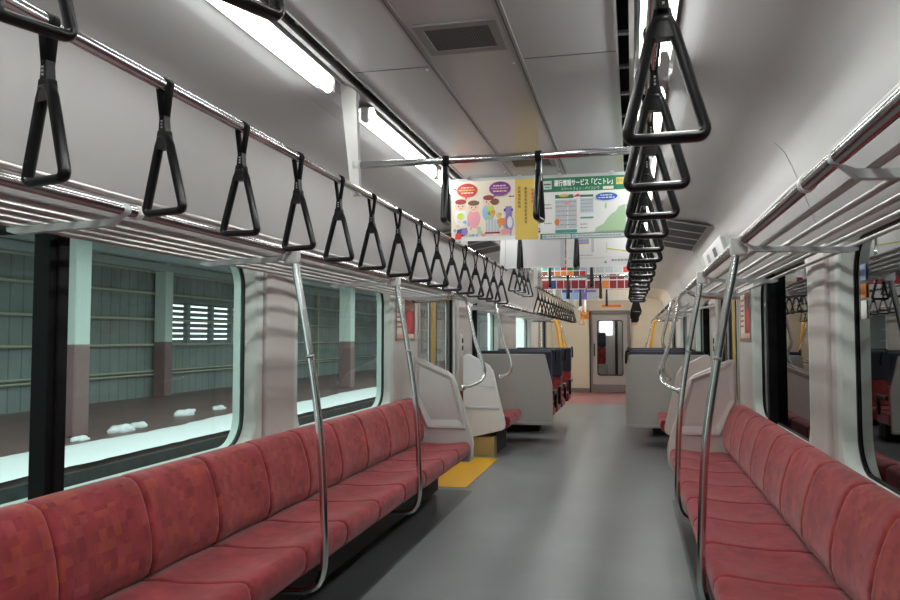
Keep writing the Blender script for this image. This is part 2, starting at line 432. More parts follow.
# ------------------------------------------------------------------ windows
def window(s, i, ya, yb, mull=None, shade=None, dark=False):
    root = empty('window_%d' % i); root['kind'] = 'structure'
    fm = lambda u, w, d: (s*(HW+d), u, w)
    mb = MB()
    gy0, gy1 = ya+.10, yb-.10
    hole = (gy0, gy1, WZ0+.05, WZ1-.06)
    ring(mb, fm, (ya-.0, yb+.0, WZ0-.0, WZ1+.0), hole, .15, [(.085 if False else .048, -.004), (.036, .004), (.005, .046)])
    mb.build('frame', M['frame'], root)
    mb = MB(); ring(mb, fm, (ya, yb, WZ0, WZ1), (gy0+.012, gy1-.012, hole[2]+.008, hole[3]-.01), .14, [(0, .062), (0, .10)], back=.115); mb.build('outer_frame', M['frame'], root)
    mb = MB(); ring(mb, fm, (gy0-.007, gy1+.007, hole[2]-.007, hole[3]+.007), hole, .15, [(-.004, .048), (-.004, .054)], r_out=.16)
    mb.build('gasket', M['gasket'], root)
    mb = MB(); mb.box(s*(HW+.056), s*(HW+.060), gy0-.04, gy1+.04, hole[2]-.04, hole[3]+.04)
    mb = MB(); x = s*(HW+.056)
    mb.add([(x, gy0-.05, hole[2]-.05), (x, gy1+.05, hole[2]-.05), (x, gy1+.05, hole[3]+.05), (x, gy0-.05, hole[3]+.05)], [(0,1,2,3)])
    mb.build('pane', M['glassL'] if s < 0 else M['glassR'], root, fix=False)
    if mull:
        mb = MB()
        for yy in mull:
            mb.bbox(s*(HW-(.012 if s < 0 else 0)), s*(HW+.056), yy-.036, yy+.036, WZ0+.02, WZ1-.03, .006)
            if s < 0: mb.bbox(s*(HW-.022), s*(HW+.02), yy-.008, yy+.042, WZ0+.025, WZ1-.03, .005)
        mb.build('mullion', M['blackmetal'], root)
    if shade:
        mb = MB(); mb.bbox(s*(HW+.005), s*(HW+.05), shade[0], shade[1], 1.675, 1.735, .008); mb.build('blind_box', M['blackmetal'], root)
    return root
w = window(-1, 1, *WIN[-1][0], mull=[2.19], shade=(2.2, 3.3))
window(-1, 2, *WIN[-1][1]); window(-1, 3, *WIN[-1][2], mull=[9.25]); window(-1, 4, *WIN[-1][3])
w6 = window(1, 6, *WIN[1][0])
window(1, 7, *WIN[1][1], mull=[5.32]); window(1, 8, *WIN[1][2], mull=[9.9]); window(1, 9, *WIN[1][3])
mb = MB()
for z0, z1, mi in ((1.51, 1.575, 0), (1.44, 1.495, 1), (1.355, 1.43, 2)):
    mb.box(HW+.050, HW+.053, 3.33-.0, 3.40, z0, z1, mi)
mb.build('sticker', [M['p_lblue'], M['p_orange'], M['p_white']], w6)

# pillar covers between the windows
n = 1
for s in (-1, 1):
    mb = MB()
    mb.bbox(s*(HW-.022), s*(HW+.01), 3.68, 3.93, WZ0, 1.70, .012)
    mb.bbox(s*(HW-.012), s*(HW+.01), 3.92, 4.05, WZ0, 1.70, .008)
    struct(mb, 'trim_%d' % n, M['trim']); n += 1
    mb = MB(); mb.bbox(s*(HW-.014), s*(HW+.01), 8.3, 8.85, WZ0, 1.70, .01); struct(mb, 'trim_%d' % n, M['trim']); n += 1
    mb = MB(); mb.bbox(s*(HW-.02), s*(HW+.01), 11.05, 12.5, WZ0, 1.70, .01); struct(mb, 'trim_%d' % n, M['trim']); n += 1
    mb = MB(); mb.bbox(s*(HW-.006), s*(HW+.01), Y0+.01, 6.2, .665, .69, .004); struct(mb, 'trim_%d' % n, M['trim']); n += 1

# ------------------------------------------------------------------ side doors
def side_door(s, i, ya, yb):
    root = empty('door_%d' % i); root['kind'] = 'structure'
    mid = (ya+yb)/2
    fm = lambda u, w, d: (s*(HW+d), u, w)
    for a, b in ((ya+.02, mid-.015), (mid+.015, yb-.02)):
        mb = MB(); ring(mb, fm, (a, b, .01, 1.82), (a+.12, b-.12, .72, 1.70), .07, [(0, .055), (0, .07)], back=.09)
        lf = mb.build('door_leaf', M['door'], root)
        mb = MB(); ring(mb, fm, (a+.105, b-.105, .705, 1.715), (a+.12, b-.12, .72, 1.70), .07, [(0, .051), (0, .06)], r_out=.085)
        mb.build('gasket', M['gasket'], lf)
        mb = MB(); x = s*(HW+.068); mb.add([(x, a+.1, .7), (x, b-.1, .7), (x, b-.1, 1.72), (x, a+.1, 1.72)], [(0,1,2,3)]); mb.build('pane', M['glassclear'], lf, fix=False)
    mb = MB(); mb.bbox(s*(HW+.045), s*(HW+.085), mid-.05, mid-.016, .02, 1.81, .004); mb.bbox(s*(HW+.045), s*(HW+.085), mid+.016, mid+.05, .02, 1.81, .004)
    mb.build('edge_strip', M['gold'], root)
    mb = MB(); mb.box(s*(HW+.06), s*(HW+.08), mid-.015, mid+.015, .02, 1.81); mb.build('rubber_seal', M['gasket'], root)
    mb = MB(); mb.bbox(s*(HW-.012), s*(HW+.1), yb-.018, yb+.04, 0, 1.86, .006); mb.bbox(s*(HW-.012), s*(HW+.1), ya-.04, ya+.018, 0, 1.86, .006); mb.bbox(s*(HW-.012), s*(HW+.1), ya-.04, yb+.04, 1.815, 1.87, .006)
    mb.build('frame', M['enddoorframe'] if ya > 10 else M['door'], root)
    mb = MB(); mb.box(s*(HW+.02), s*(HW+.05), yb-.032, yb-.017, .02, 1.81); mb.build('seal', M['gasket'], root)
    return root
k = 1
for s in (-1, 1):
    for a, b in DOORS: side_door(s, k, a, b); k += 1

# ------------------------------------------------------------------ end door and the gangway behind it
root = empty('door_%d' % k); root['kind'] = 'structure'
fm = lambda u, w, d: (u, Y1+d, w)
mb = MB(); ring(mb, fm, (-.395, .405, .02, 1.84), (-.27, .285, .42, 1.68), .045, [(0, .02), (0, .035)], back=.06); lf = mb.build('door_leaf', M['enddoor'], root)
mb = MB(); ring(mb, fm, (-.292, .307, .398, 1.702), (-.27, .285, .42, 1.68), .045, [(0, .014), (0, .024)], r_out=.06); mb.build('gasket', M['gasket'], lf)
mb = MB(); y = Y1+.03; mb.add([(-.29, y, .4), (.3, y, .4), (.3, y, 1.7), (-.29, y, 1.7)], [(0,1,2,3)]); mb.build('pane', M['glassclear'], lf, fix=False)
mb = MB(); mb.box(-.395, .405, Y1+.012, Y1+.02, .02, .19); mb.build('kick_plate', M['enddoorframe'], lf)
mb = MB(); mb.bbox(-.37, -.345, Y1-.012, Y1+.02, .85, 1.15, .005); mb.build('handle', M['gasket'], lf)
mb = MB(); mb.bbox(-.47, -.395, Y1-.03, Y1+.07, 0, 1.92, .006); mb.bbox(.405, .47, Y1-.03, Y1+.07, 0, 1.92, .006); mb.bbox(-.47, .47, Y1-.03, Y1+.07, 1.84, 1.93, .006)
mb.build('frame', M['enddoorframe'], root)
mb = MB(); mb.box(-.47, -.44, Y1-.034, Y1-.029, 0, 1.9); mb.build('seal', M['gasket'], root)
mb = MB(); mb.box(-.8, .8, Y1+1.8, Y1+1.85, 0, 2.3); mb.box(-.85, -.8, Y1+.09, Y1+1.85, 0, 2.3); mb.box(.8, .85, Y1+.09, Y1+1.85, 0, 2.3); mb.box(-.85, .85, Y1+.09, Y1+1.85, 2.25, 2.35)
struct(mb, 'wall_gangway', M['wall'])
mb = MB(); mb.box(-.30, .02, Y1+1.77, Y1+1.795, 1.35, 1.75); o = mb.build('window_11', mat('bright glass of the next car', (1, 1, 1, 1), .3, emit=(.85, .95, 1, 1), estr=1.6)); o['kind'] = 'structure'
mb = MB(); mb.box(-.15, .15, Y1+1.0, Y1+1.1, 2.2, 2.24); o = mb.build('gangway_light', M['tube']); tag(o, 'bright light panel in the gangway ceiling beyond the end door', 'light')
t = empty('next_car_seat', (-.2, Y1+1.5, 0)); tag(t, 'red and navy seat seen through the end door window', 'seat')
mb = MB(); mb.bbox(-.14, .06, -.1, .12, 1.05, 1.42, .03); mb.build('headrest', M['navy'], t)
mb = MB(); mb.bbox(-.14, .06, -.1, .12, .62, 1.05, .03); mb.build('backrest', M['back'], t)
mb = MB(); mb.bbox(-.14, .1, -.12, .15, 0, .62, .02); mb.build('base', M['greypanel'], t)
t = empty('gangway_pole', (.13, Y1+1.2, 0)); tag(t, 'dark vertical post in the gangway beyond the end door window', 'post')
mb = MB(); mb.bbox(-.035, .035, -.03, .03, 0, 2.2, .008); mb.build('post', M['gasket'], t)
mb = MB(); mb.bbox(-.05, .05, -.045, .045, 0, .06, .01); mb.build('foot', M['gasket'], t)

# ------------------------------------------------------------------ long benches
def pillow(prof, y0, y1, s, rnd=.022, dish=None):
    """closed profile (d from wall, z) extruded along the car with soft ends; s = side"""
    mb = MB(); n = len(prof)
    P = [Vector((d, z)) for d, z in prof]
    nor = []
    c = sum(P, Vector((0,0)))/n
    for i in range(n):
        tt = (P[(i+1) % n]-P[(i-1) % n]); nn = Vector((tt.y, -tt.x)).normalized()
        if nn.dot(P[i]-c) < 0: nn = -nn
        nor.append(nn)
    steps = [(0, 1), (.06, .66), (.16, .40), (.34, .18), (.62, .05), (1, 0)]
    ts = [(y0+rnd*1.6*a, e) for a, e in steps]
    ins = []
    W = y1-y0
    for q in range(1, 8): ins.append((y0+rnd*1.6+(W-rnd*3.2)*q/8, 0))
    ts = ts+ins+[(y1-rnd*1.6*a, e) for a, e in reversed(steps)]
    vs = []
    for y, e in ts:
        u = (y-y0)/W*2-1
        for i in range(n):
            q = P[i]-nor[i]*rnd*e
            dz = dish(prof[i][0], u) if dish else (0, 0)
            vs.append((s*(HW-q.x-dz[0]), y, q.y+dz[1]))
    m_ = len(ts); fs = []
    for j in range(m_-1):
        for i in range(n):
            fs.append((j*n+i, j*n+(i+1) % n, (j+1)*n+(i+1) % n, (j+1)*n+i))
    mb.add(vs, fs, 0, True)
    b = len(mb.v)-m_*n
    mb.f += [tuple(b+i for i in range(n))[::-1], tuple(b+(m_-1)*n+i for i in range(n))]; mb.mi += [0, 0]; mb.sm += [False, False]
    return mb
BACKP = [(.012, .41), (.15, .41), (.176, .435), (.19, .48), (.19, .54), (.178, .61), (.158, .68), (.138, .73), (.118, .76), (.092, .774), (.06, .78), (.03, .775), (.012, .76)]
PANP = [(.105, .33), (.105, .405), (.2, .415), (.3, .413), (.4, .418), (.48, .427), (.53, .432), (.556, .428), (.572, .41), (.578, .38), (.573, .345), (.555, .318), (.53, .30), (.4, .30)]
def pan_dish(d, u):
    f = max(0, min(1, (d-.2)/.1))*max(0, min(1, (.57-d)/.12)); return (0, -.012*f*(1-u*u) if d > .19 else 0)
def back_dish(d, u):
    return (-.012*(1-u*u)*(1 if d > .1 else 0), 0)
def bench(s, label, ys, kick=True):
    root = empty('long_bench', (0, 0, 0)); tag(root, label, 'bench')
    for a, b in zip(ys[:-1], ys[1:]):
        pillow(BACKP, a+.001, b-.001, s, .02, back_dish).build('backrest', M['back'], root)
    # seat pans are two persons wide, a shallow crease across the middle
    for i, (a, b) in enumerate(zip(ys[:-1], ys[1:])):
        pillow(PANP, a+.001, b-.001, s, .014 if i % 2 else .018, pan_dish).build('seat_cushion', M['pan'], root)
    if not kick: return root
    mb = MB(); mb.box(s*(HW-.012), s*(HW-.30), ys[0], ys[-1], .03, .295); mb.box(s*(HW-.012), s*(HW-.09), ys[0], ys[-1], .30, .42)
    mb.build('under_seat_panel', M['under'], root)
    return root
SEAMS = [-.76, -.30, .17, .63, 1.10, 1.56, 2.03, 2.495, 2.955, 3.42, 3.885, 4.35, 4.81, 5.29, 5.76, 6.225]
bench(-1, 'long red moquette bench below the platform-side windows, running up to the doors', SEAMS[2:])
bench(1, 'long red moquette bench below the dark windows, opposite the platform side', SEAMS[2:])
SH = [8.30, 8.76, 9.22]
bench(-1, 'short red bench beyond the first left doors, mostly hidden by a white end panel', SH, False)
bench(1, 'short red bench beyond the first right doors, mostly hidden by an end panel', SH, False)

# ------------------------------------------------------------------ bench end panels
def end_panel(s, y, face, label, m, ledge=False):
    """moulded panel across the end of a bench; face=-1: recess towards the camera"""
    root = empty('bench_end_panel', (0, y, 0)); tag(root, label, 'partition')
    if ledge: out = [(1.29, 1.08), (1.262, 1.108), (1.225, 1.11), (1.0, .985), (.955, .92), (.914, .741), (.826, .375), (.824, .335), (.835, .305), (.865, .285), (1.152, .212), (1.29, .21)]
    else: out = [(1.275, 1.118), (1.225, 1.112), (.975, .998), (.938, .965), (.912, .915), (.865, .77), (.775, .47), (.765, .41), (.772, .30), (.80, .262), (1.275, .262)]
    poly = [(s*x, z) for x, z in out]
    mb = MB(); mb.prism(poly, 'y', -.022, .022, 0)
    o = mb.build('panel', m, root)
    bv = o.modifiers.new('b', 'BEVEL'); bv.width = .012; bv.segments = 3; bv.limit_method = 'ANGLE'; bv.angle_limit = math.radians(50)
    f = face
    if not ledge:
        # raised moulded border around a recessed trapezoid
        hole = [(1.222, 1.048), (.968, .935), (.905, .70), (.89, .605), (1.125, .605), (1.236, .81)]
        oo = [(1.262, 1.10), (.948, .968), (.865, .72), (.825, .53), (1.155, .53), (1.265, .79)]
        mb = MB(); nn = len(hole)
        vs = [(s*x, f*.0235, z) for x, z in oo]+[(s*(x*.88+hx*.12), f*.043, z*.88+hz*.12) for (x, z), (hx, hz) in zip(oo, hole)]+[(s*(x*.62+hx*.38), f*.041, z*.62+hz*.38) for (x, z), (hx, hz) in zip(oo, hole)]+[(s*x, f*.0235, z) for x, z in hole]
        fs = []
        for q in range(3):
            for i in range(nn):
                j = (i+1) % nn; fs.append((q*nn+i, q*nn+j, (q+1)*nn+j, (q+1)*nn+i))
        mb.add(vs, fs); mb.build('moulded_border', m, root)
    else:
        mb = MB()
        mb.prism([(s*.885, .512), (s*1.27, .512), (s*1.27, .535), (s*.892, .535)], 'y', f*.022, f*.034)
        mb.prism([(s*.94, .74), (s*1.27, .77), (s*1.27, .782), (s*.944, .752)], 'y', f*.022, f*.028)
        mb.build('ledge', M['bracketgrey'], root)
    return root
end_panel(-1, 6.26, -1, 'grey moulded panel closing the long bench on the platform side', M['panel'])
end_panel(1, 6.26, -1, 'warm grey moulded panel closing the long bench on the dark side', M['panelwarm'])
end_panel(-1, 8.26, -1, 'white moulded panel beyond the yellow door mat, above a heater box', M['panelwhite'], True)
end_panel(1, 8.26, -1, 'pale moulded panel beyond the right doors, half behind the warm grey one', M['panelwarm'], True)
for s in (-1, 1):
    root = empty('heater_box', (s*1.1, 8.345, 0)); tag(root, 'heater box, yellow mat reflection painted on its face, under the %s short bench beside the door mat' % SIDE[s], 'heater')
    mb = MB(); mb.bbox(*sorted((s*-.146, s*.17)), -.08, .10, 0, .21, .006); mb.build('front_plate', M['ochre'], root)
    mb = MB(); mb.box(*sorted((s*-.14, s*.165)), .10, .80, .0, .285); mb.build('body', M['under'], root)

# ------------------------------------------------------------------ yellow door mats
for s in (-1, 1):
    mb = MB(); mb.bbox(s*.885, s*1.40, 6.50, 8.16, .0005, .004, .001)
    tag(mb.build('door_mat', M['yellow']), 'yellow tactile strip on the floor inside the %s doors' % ('platform-side' if s < 0 else 'dark-side'), 'floor marking')

# ------------------------------------------------------------------ grab poles
def pole(s, y, label):
    root = empty('grab_pole', (0, y, 0)); tag(root, label, 'pole')
    pts = [(.908, 1.635), (.898, 1.55), (.868, 1.40), (.836, 1.22), (.808, 1.05), (.785, .88), (.771, .70), (.763, .52), (.76, .40), (.765, .31), (.79, .245), (.85, .215), (.95, .21), (1.04, .21)]
    mb = MB(); mb.tube(catmull([(s*x, 0, z) for x, z in pts], 6), .0165, 14); mb.build('tube', M['chrome'], root)
    mb = MB(); mb.bbox(s*.886, s*.95, -.020, .020, 1.60, 1.672, .008); mb.build('top_bracket', M['bracket'], root)
    mb = MB()
    mb.tube([(s*.8335, 0, 1.206), (s*.8315, 0, 1.194)], .0175, 14); mb.build('joint_ring', M['brushed'], root)
    return root
pole(-1, 3.08, 'stainless grab pole curving under the left bench, nearer of the two there')
pole(-1, 4.57, 'stainless grab pole at the left bench, farther one, closer to the doors')
pole(1, .89, 'stainless grab pole cut by the right edge in front of the dark window')
pole(1, 3.16, 'stainless grab pole in the middle of the right bench, between the other two')
pole(1, 4.76, 'stainless grab pole at the right bench standing nearest its end panel')

def door_rail(s, y, dy, label, m, inner=.735, kind='chrome'):
    """handrail from the rack end down beside a door, swinging back into the end panel"""
    root = empty('door_handrail', (0, y, 0)); tag(root, label, 'handrail')
    pts = [(.93, -dy*.9, 1.645), (.915, -dy*.3, 1.64), (.89, 0, 1.60), (.855, 0, 1.45), (.81, 0, 1.25), (inner+.03, 0, 1.12), (inner, 0, 1.03), (inner, 0, .96), (inner+.02, -dy*.2, .915), (inner+.07, -dy*.55, .885), (.88, -dy*.95, .865)]
    mb = MB(); mb.tube(catmull([(s*x, yy, z) for x, yy, z in pts], 6), .0155, 12); mb.build('tube', m, root)
    mb = MB(); mb.tube([(s*.862, -dy*.88, .868), (s*.885, -dy*.96, .864)], .026, 14); mb.build('flange', m, root)
    return root
door_rail(-1, 6.55, .27, 'bent chrome handrail before the first left doors, joined to the grey end panel', M['chrome'])
door_rail(-1, 8.08, -.2, 'bent chrome handrail past the first left doors, joined to the white panel', M['chrome'])
door_rail(1, 6.55, .27, 'bent chrome handrail before the first right doors, on the warm grey panel', M['chrome'])
door_rail(1, 8.08, -.2, 'bent chrome handrail past the first right doors, in front of the grey partition', M['chrome'], .82)
for s in (-1, 1):
    door_rail(s, 15.6, .27, 'slim chrome handrail at the far %s doors, above the cross seats' % SIDE[s], M['chrome'])
for s, y, dy, lab in ((-1, 15.3, .2, 'yellow grab bar by the far left doors, nearer of the pair'), (-1, 16.2, -.2, 'yellow grab bar by the far left doors, closer to the end wall'), (1, 15.9, -.2, 'yellow grab bar by the far right doors')):
    root = empty('yellow_grab_bar', (0, y, 0)); tag(root, lab, 'handrail')
    pts = [(1.0, 0, 1.62), (.96, 0, 1.60), (.93, 0, 1.5), (.90, 0, 1.3), (.87, 0, 1.1), (.86, 0, .95), (.88, 0, .85), (.93, 0, .80)]
    mb = MB(); mb.tube(catmull([(s*x, yy, z) for x, yy, z in pts], 5), .026, 12); mb.build('bar', M['yellowbar'], root)
    mb = MB(); mb.tube([(s*.98, 0, 1.615), (s*1.36, 0, 1.63)], .015, 10); mb.tube([(s*.92, 0, .805), (s*1.36, 0, .79)], .015, 10); mb.build('arm', M['chrome'], root)

# ------------------------------------------------------------------ luggage racks
def rack(s, ya, yb, ybr, label):
    root = empty('luggage_rack', (0, 0, 0)); tag(root, label, 'luggage rack')
    mb = MB()
    end = [(.93, yb-.12, 1.655), (.94, yb-.05, 1.65), (.965, yb-.01, 1.64), (1.02, yb, 1.62), (1.2, yb, 1.60), (1.34, yb, 1.60)]
    mb.tube([(s*.93, ya, 1.655)]+catmull([(s*x, y, z) for x, y, z in end], 4), .018, 14); fr_ = mb.build('front_rail', M['railmetal'], root)
    mb = MB(); mb.tube([(s*.953, ya, 1.695), (s*.953, yb-.1, 1.695)], .011, 10); mb.build('upper_rail', M['brushed'], root)
    for d in (1.0, 1.078, 1.156, 1.234, 1.312):
        mb = MB(); mb.tube([(s*d, ya, 1.635-.03*(d-.93)), (s*d, yb-.03, 1.635-.03*(d-.93))], .009, 8); mb.build('pipe', M['brushed'], root)
    for y in ybr:
        mb = MB(); mb.prism([(s*.925, 1.64), (s*.965, 1.606), (s*1.29, 1.592), (s*1.318, 1.600), (s*1.322, 1.612), (s*1.29, 1.614), (s*.96, 1.626)], 'y', y-.014, y+.014)
        mb.tube([(s*.93, y-.015, 1.655), (s*.93, y+.015, 1.655)], .0186, 12)
        mb.build('bracket', M['bracketgrey'], root)
        mb = MB(); jy = 2.0 if abs(y-1.8) < .2 else y+.04; mb.tube([(s*.93, jy, 1.655), (s*.93, jy+.025, 1.655)], .0215, 12); mb.build('rail_joint', M['bracket'], fr_)
    return root
rack(-1, -1.0, 6.42, [.4, 1.95, 3.02, 4.51, 6.1], 'stainless pipe luggage rack above the platform-side long bench')
rack(1, -1.0, 6.42, [.4, 1.72, 3.08, 4.68, 6.1], 'stainless pipe luggage rack above the dark-side long bench')
rack(-1, 8.2, 14.7, [8.5, 10.1, 11.7, 13.2, 14.4], 'farther stainless luggage rack on the platform side, beyond the first doors')
rack(1, 8.2, 14.7, [8.5, 10.1, 11.7, 13.2, 14.4], 'farther stainless luggage rack on the dark side, beyond the first doors')

# ------------------------------------------------------------------ strap rails
RXS, RZ = {-1: .525, 1: .555}, 1.857
def hanger(s, y, z=RZ):
    RX = RXS[s]
    wide = abs(y-2.83) < .01
    mb = MB(); mb.prism([(s*(.603 if wide else .541), 2.29 if wide else 2.255), (s*(.535 if wide else .511), 2.252), (s*(RX-(.002 if wide else .014)), z+.12), (s*(RX-.006), z-.02), (s*(RX+.022), z-.022), (s*(RX+.034), z+.05)], 'y', y-.014, y+.014)
    return mb
def strap_rail(s, ya, yb, ys, z, label):
    root = empty('strap_rail', (0, 0, 0)); tag(root, label, 'rail')
    mb = MB(); mb.tube([(s*RXS[s], ya, z), (s*RXS[s], yb, z)], .014, 14); mb.build('rail', M['chrome'], root)
    for y in ys: hanger(s, y, z).build('hanger_bracket', M['bracket'], root)
strap_rail(-1, -1.4, 6.45, [.90, 2.83, 4.83, 6.35], RZ, 'long stainless strap rail over the platform-side bench')
strap_rail(1, -1.4, 6.45, [.90, 2.83, 4.83, 6.35], RZ, 'long stainless strap rail over the dark-side bench')
strap_rail(-1, 6.62, 8.25, [6.66, 8.2], 2.0, 'short raised strap rail over the first left doorway')
strap_rail(1, 6.62, 8.25, [6.66, 8.2], 2.0, 'short raised strap rail over the first right doorway')
strap_rail(-1, 8.5, 14.8, [8.6, 10.7, 12.8, 14.7], RZ, 'farther stainless strap rail over the left cross seats')
strap_rail(1, 8.5, 14.8, [8.6, 10.7, 12.8, 14.7], RZ, 'farther stainless strap rail over the right cross seats')
CZ = 1.957
for i, (y, lab) in enumerate(((.90, 'crosswise strap rail overhead, nearest the camera and mostly above the view'), (2.83, 'crosswise strap rail just in front of the two big hanging posters'), (4.83, 'crosswise strap rail behind the two big hanging posters'),
                              (6.66, 'crosswise strap rail at the near edge of the first doorway'), (8.6, 'crosswise strap rail just past the first doorway'), (10.7, 'crosswise strap rail above the near cross seats'), (12.8, 'crosswise strap rail above the far cross seats'))):
    root = empty('cross_rail', (0, y, CZ)); tag(root, lab, 'rail')
    mb = MB(); mb.tube([(-RXS[-1]-.01, 0, 0), (RXS[1]-.012, 0, 0)], .014, 14); mb.build('rail', M['chrome'], root)
    for s in (-1, 1):
        mb = MB(); q = .02 if s < 0 else -.007; mb.tube([(s*(RXS[s]+q-.028), 0, 0), (s*(RXS[s]+q-.02), 0, 0), (s*(RXS[s]+q), 0, 0)], [.017, .021, .021], 14); mb.build('end_cap', M['bracket'], root)

# ------------------------------------------------------------------ hanging straps
def make_strap(handle_mat, lift=0):
    root = empty('hanging_strap')
    w = .0108
    loop = []
    for k in range(13):
        a = -PI*.18+PI*1.36*k/12
        loop.append((math.cos(a)*.0165, math.sin(a)*.0165))
    path = [(.003, -.082+lift)]+loop+[(-.003, -.082+lift)]
    mb = MB(); n = len(path)
    # the rail runs along local Y, the band wraps it in the X-Z plane
    vs = []
    for x, z in path:
        vs += [(x, -w, z), (x, w, z)]
    mb.add(vs, [(2*i, 2*i+1, 2*i+3, 2*i+2) for i in range(n-1)], 0, True)
    bt = mb.build('belt', M['belt'], root)
    so = bt.modifiers.new('s', 'SOLIDIFY'); so.thickness = .004; so.offset = 0
    mb = MB(); mb.prism([(x_, z_+lift) for x_, z_ in ((-.007, -.070), (.007, -.070), (.0105, -.105), (.012, -.118), (-.012, -.118), (-.0105, -.105))], 'y', -.0105, .0105)
    bk = o = mb.build('buckle', M['black'], root); bv = o.modifiers.new('b', 'BEVEL'); bv.width = .003; bv.segments = 2
    mb = MB()
    for z in (-.085, -.092, -.099): mb.tube([(0, -.0112, z+lift), (.0035, -.0112, z+lift)], .0022, 6)
    mb.build('rivet', M['silver'], bk)
    # handle
    hw, zt, zb = .0535, -.118+lift, -.292+lift
    pts = []
    def arc(cx, cz, r, a0, a1, m=5):
        for k in range(m+1):
            a = a0+(a1-a0)*k/m; pts.append((cx+r*math.cos(a), 0, cz+r*math.sin(a)))
    r = .011
    arc(-hw+r+.0, zb+r, r, PI*.93, PI*1.5); arc(hw-r, zb+r, r, -PI*.5, PI*.07)
    pts.append((.0165, 0, zt-.022)); pts.append((.0095, 0, zt-.003)); pts.append((-.0095, 0, zt-.003)); pts.append((-.0165, 0, zt-.022))
    mb = MB(); mb.tube(pts, .0086, 10, closed=True, flat=1.45, up=(0, 1, 0))
    mb.prism([(-.0115, zt+.012), (.0115, zt+.012), (.0165, zt-.014), (.0185, zt-.030), (-.0185, zt-.030), (-.0165, zt-.014)], 'y', -.0105, .0105)
    mb.build('handle', handle_mat, root)
    return root
protos = {0: make_strap(M['black']), 1: make_strap(M['black'], .054)}; used = set()
def place(x, y, z, rz, label, group=None, tilt=0, kind=0):
    o = copy_tree(protos[kind]) if kind in used else protos[kind]
    used.add(kind)
    o.location = (x, y, z); o.rotation_euler = (tilt, random.uniform(-.03, .03), rz)
    tag(o, label, 'hanging strap', group)
    return o
ROT = [.27, .2, .10, .16, .10, .10, .08]
for i in range(15):
    place(-RXS[-1], 1.18+.361*i, RZ, -(ROT[i] if i < len(ROT) else random.uniform(-.05, .12)), 'black triangular hanging strap, %s from the camera along the left bench rail' % ORD[i], 'straps over the left bench')
for i in range(15):
    place(RXS[1], 1.13+.361*i, RZ, random.uniform(-.06, .06)+(.05 if i == 0 else 0), 'black triangular hanging strap, %s from the camera along the right bench rail' % ORD[i], 'straps over the right bench')
for s in (-1, 1):
    for i in range(4):
        place(s*RXS[s], 6.9+.33*i, 2.0, random.uniform(-.1, .1), 'black strap hung higher over the first %s doorway, %s from the camera' % (SIDE[s], ORD[i]), 'straps over the first %s doorway' % SIDE[s])
    for i in range(16):
        place(s*RXS[s], 8.78+.361*i, RZ, random.uniform(-.06, .06), 'small distant black strap crowded with others on the %s rail above the cross seats' % SIDE[s], 'distant straps over the %s cross seats' % SIDE[s])
for y, name in ((.90, 'nearest the camera, only its lower bar in view'), (2.83, 'in front of the big posters'), (4.83, 'hanging below the big posters'), (6.66, 'below the white second posters'), (8.6, 'past the first doorway'), (10.7, 'over the near cross seats')):
    for x, sd in ((-.175, 'left'), (.18, 'right')):
        yy = y
        dx = {(.90, 'left'): -.13, (.90, 'right'): -.16}.get((y, sd), 0)
        place(x+dx, yy, CZ, PI/2+(random.uniform(-.12, .12) if y > 1 else -.36), 'black crossways strap %s, %s one of two' % (name, sd), 'straps on the crosswise rails', 0, 1)
# the orange straps at the priority seats
op = make_strap(M['orange'])
for i, (x, y, lab) in enumerate(((-RXS[-1], 16.6, 'orange triangular strap at the far left beside the end door'), (RXS[1], 16.6, 'orange triangular strap at the far right beside the end door'))):
    o = op if i == 0 else copy_tree(op)
    o.location = (x, y, RZ); tag(o, lab, 'hanging strap', 'orange straps')
strap_rail(-1, 16.0, 18.2, [16.2, 18.0], RZ, 'short strap rail beside the end door on the left')
strap_rail(1, 16.0, 18.2, [16.2, 18.0], RZ, 'short strap rail beside the end door on the right')

# ------------------------------------------------------------------ fluorescent lights
def make_light():
    root = empty('fluorescent_light')
    mb = MB(); mb.tube([(0, -.575, 0), (0, .575, 0)], .0155, 14); mb.build('lamp_tube', M['tube'], root)
    for e in (-1, 1):
        mb = MB(); mb.tube([(0, e*.575, 0), (0, e*.598, 0)], .0158, 14); mb.bbox(-.017, .017, e*.592-.012, e*.592+.012, -.01, .05, .005); mb.build('lamp_holder', M['socket'], root)
    mb = MB(); mb.strip([(-.052, .012), (-.042, .044), (.042, .044), (.052, .012)], -.6, .6); mb.build('reflector', M['reflector'], root)
    return root
lp = make_light(); fl = True
LY = [-.45, .78, 2.06, 3.64, 4.87, 6.45, 7.68, 9.26, 10.49, 12.07, 13.3, 14.9, 16.1, 17.4]
for s in (-1, 1):
    for i, y in enumerate(LY):
        o = lp if fl else copy_tree(lp); fl = False
        o.location = (s*.597, y+.05, 2.222)
        near = ORD[i-2] if i >= 2 else None
        lab = ('lit white fluorescent tube in the %s ceiling trough, %s visible from the camera' % (SIDE[s], near)) if near else 'lit fluorescent tube in the %s ceiling trough, %s the camera' % (SIDE[s], ('just above', 'behind')[1-i])
        tag(o, lab, 'ceiling light', 'fluorescent lights in the %s trough' % SIDE[s])

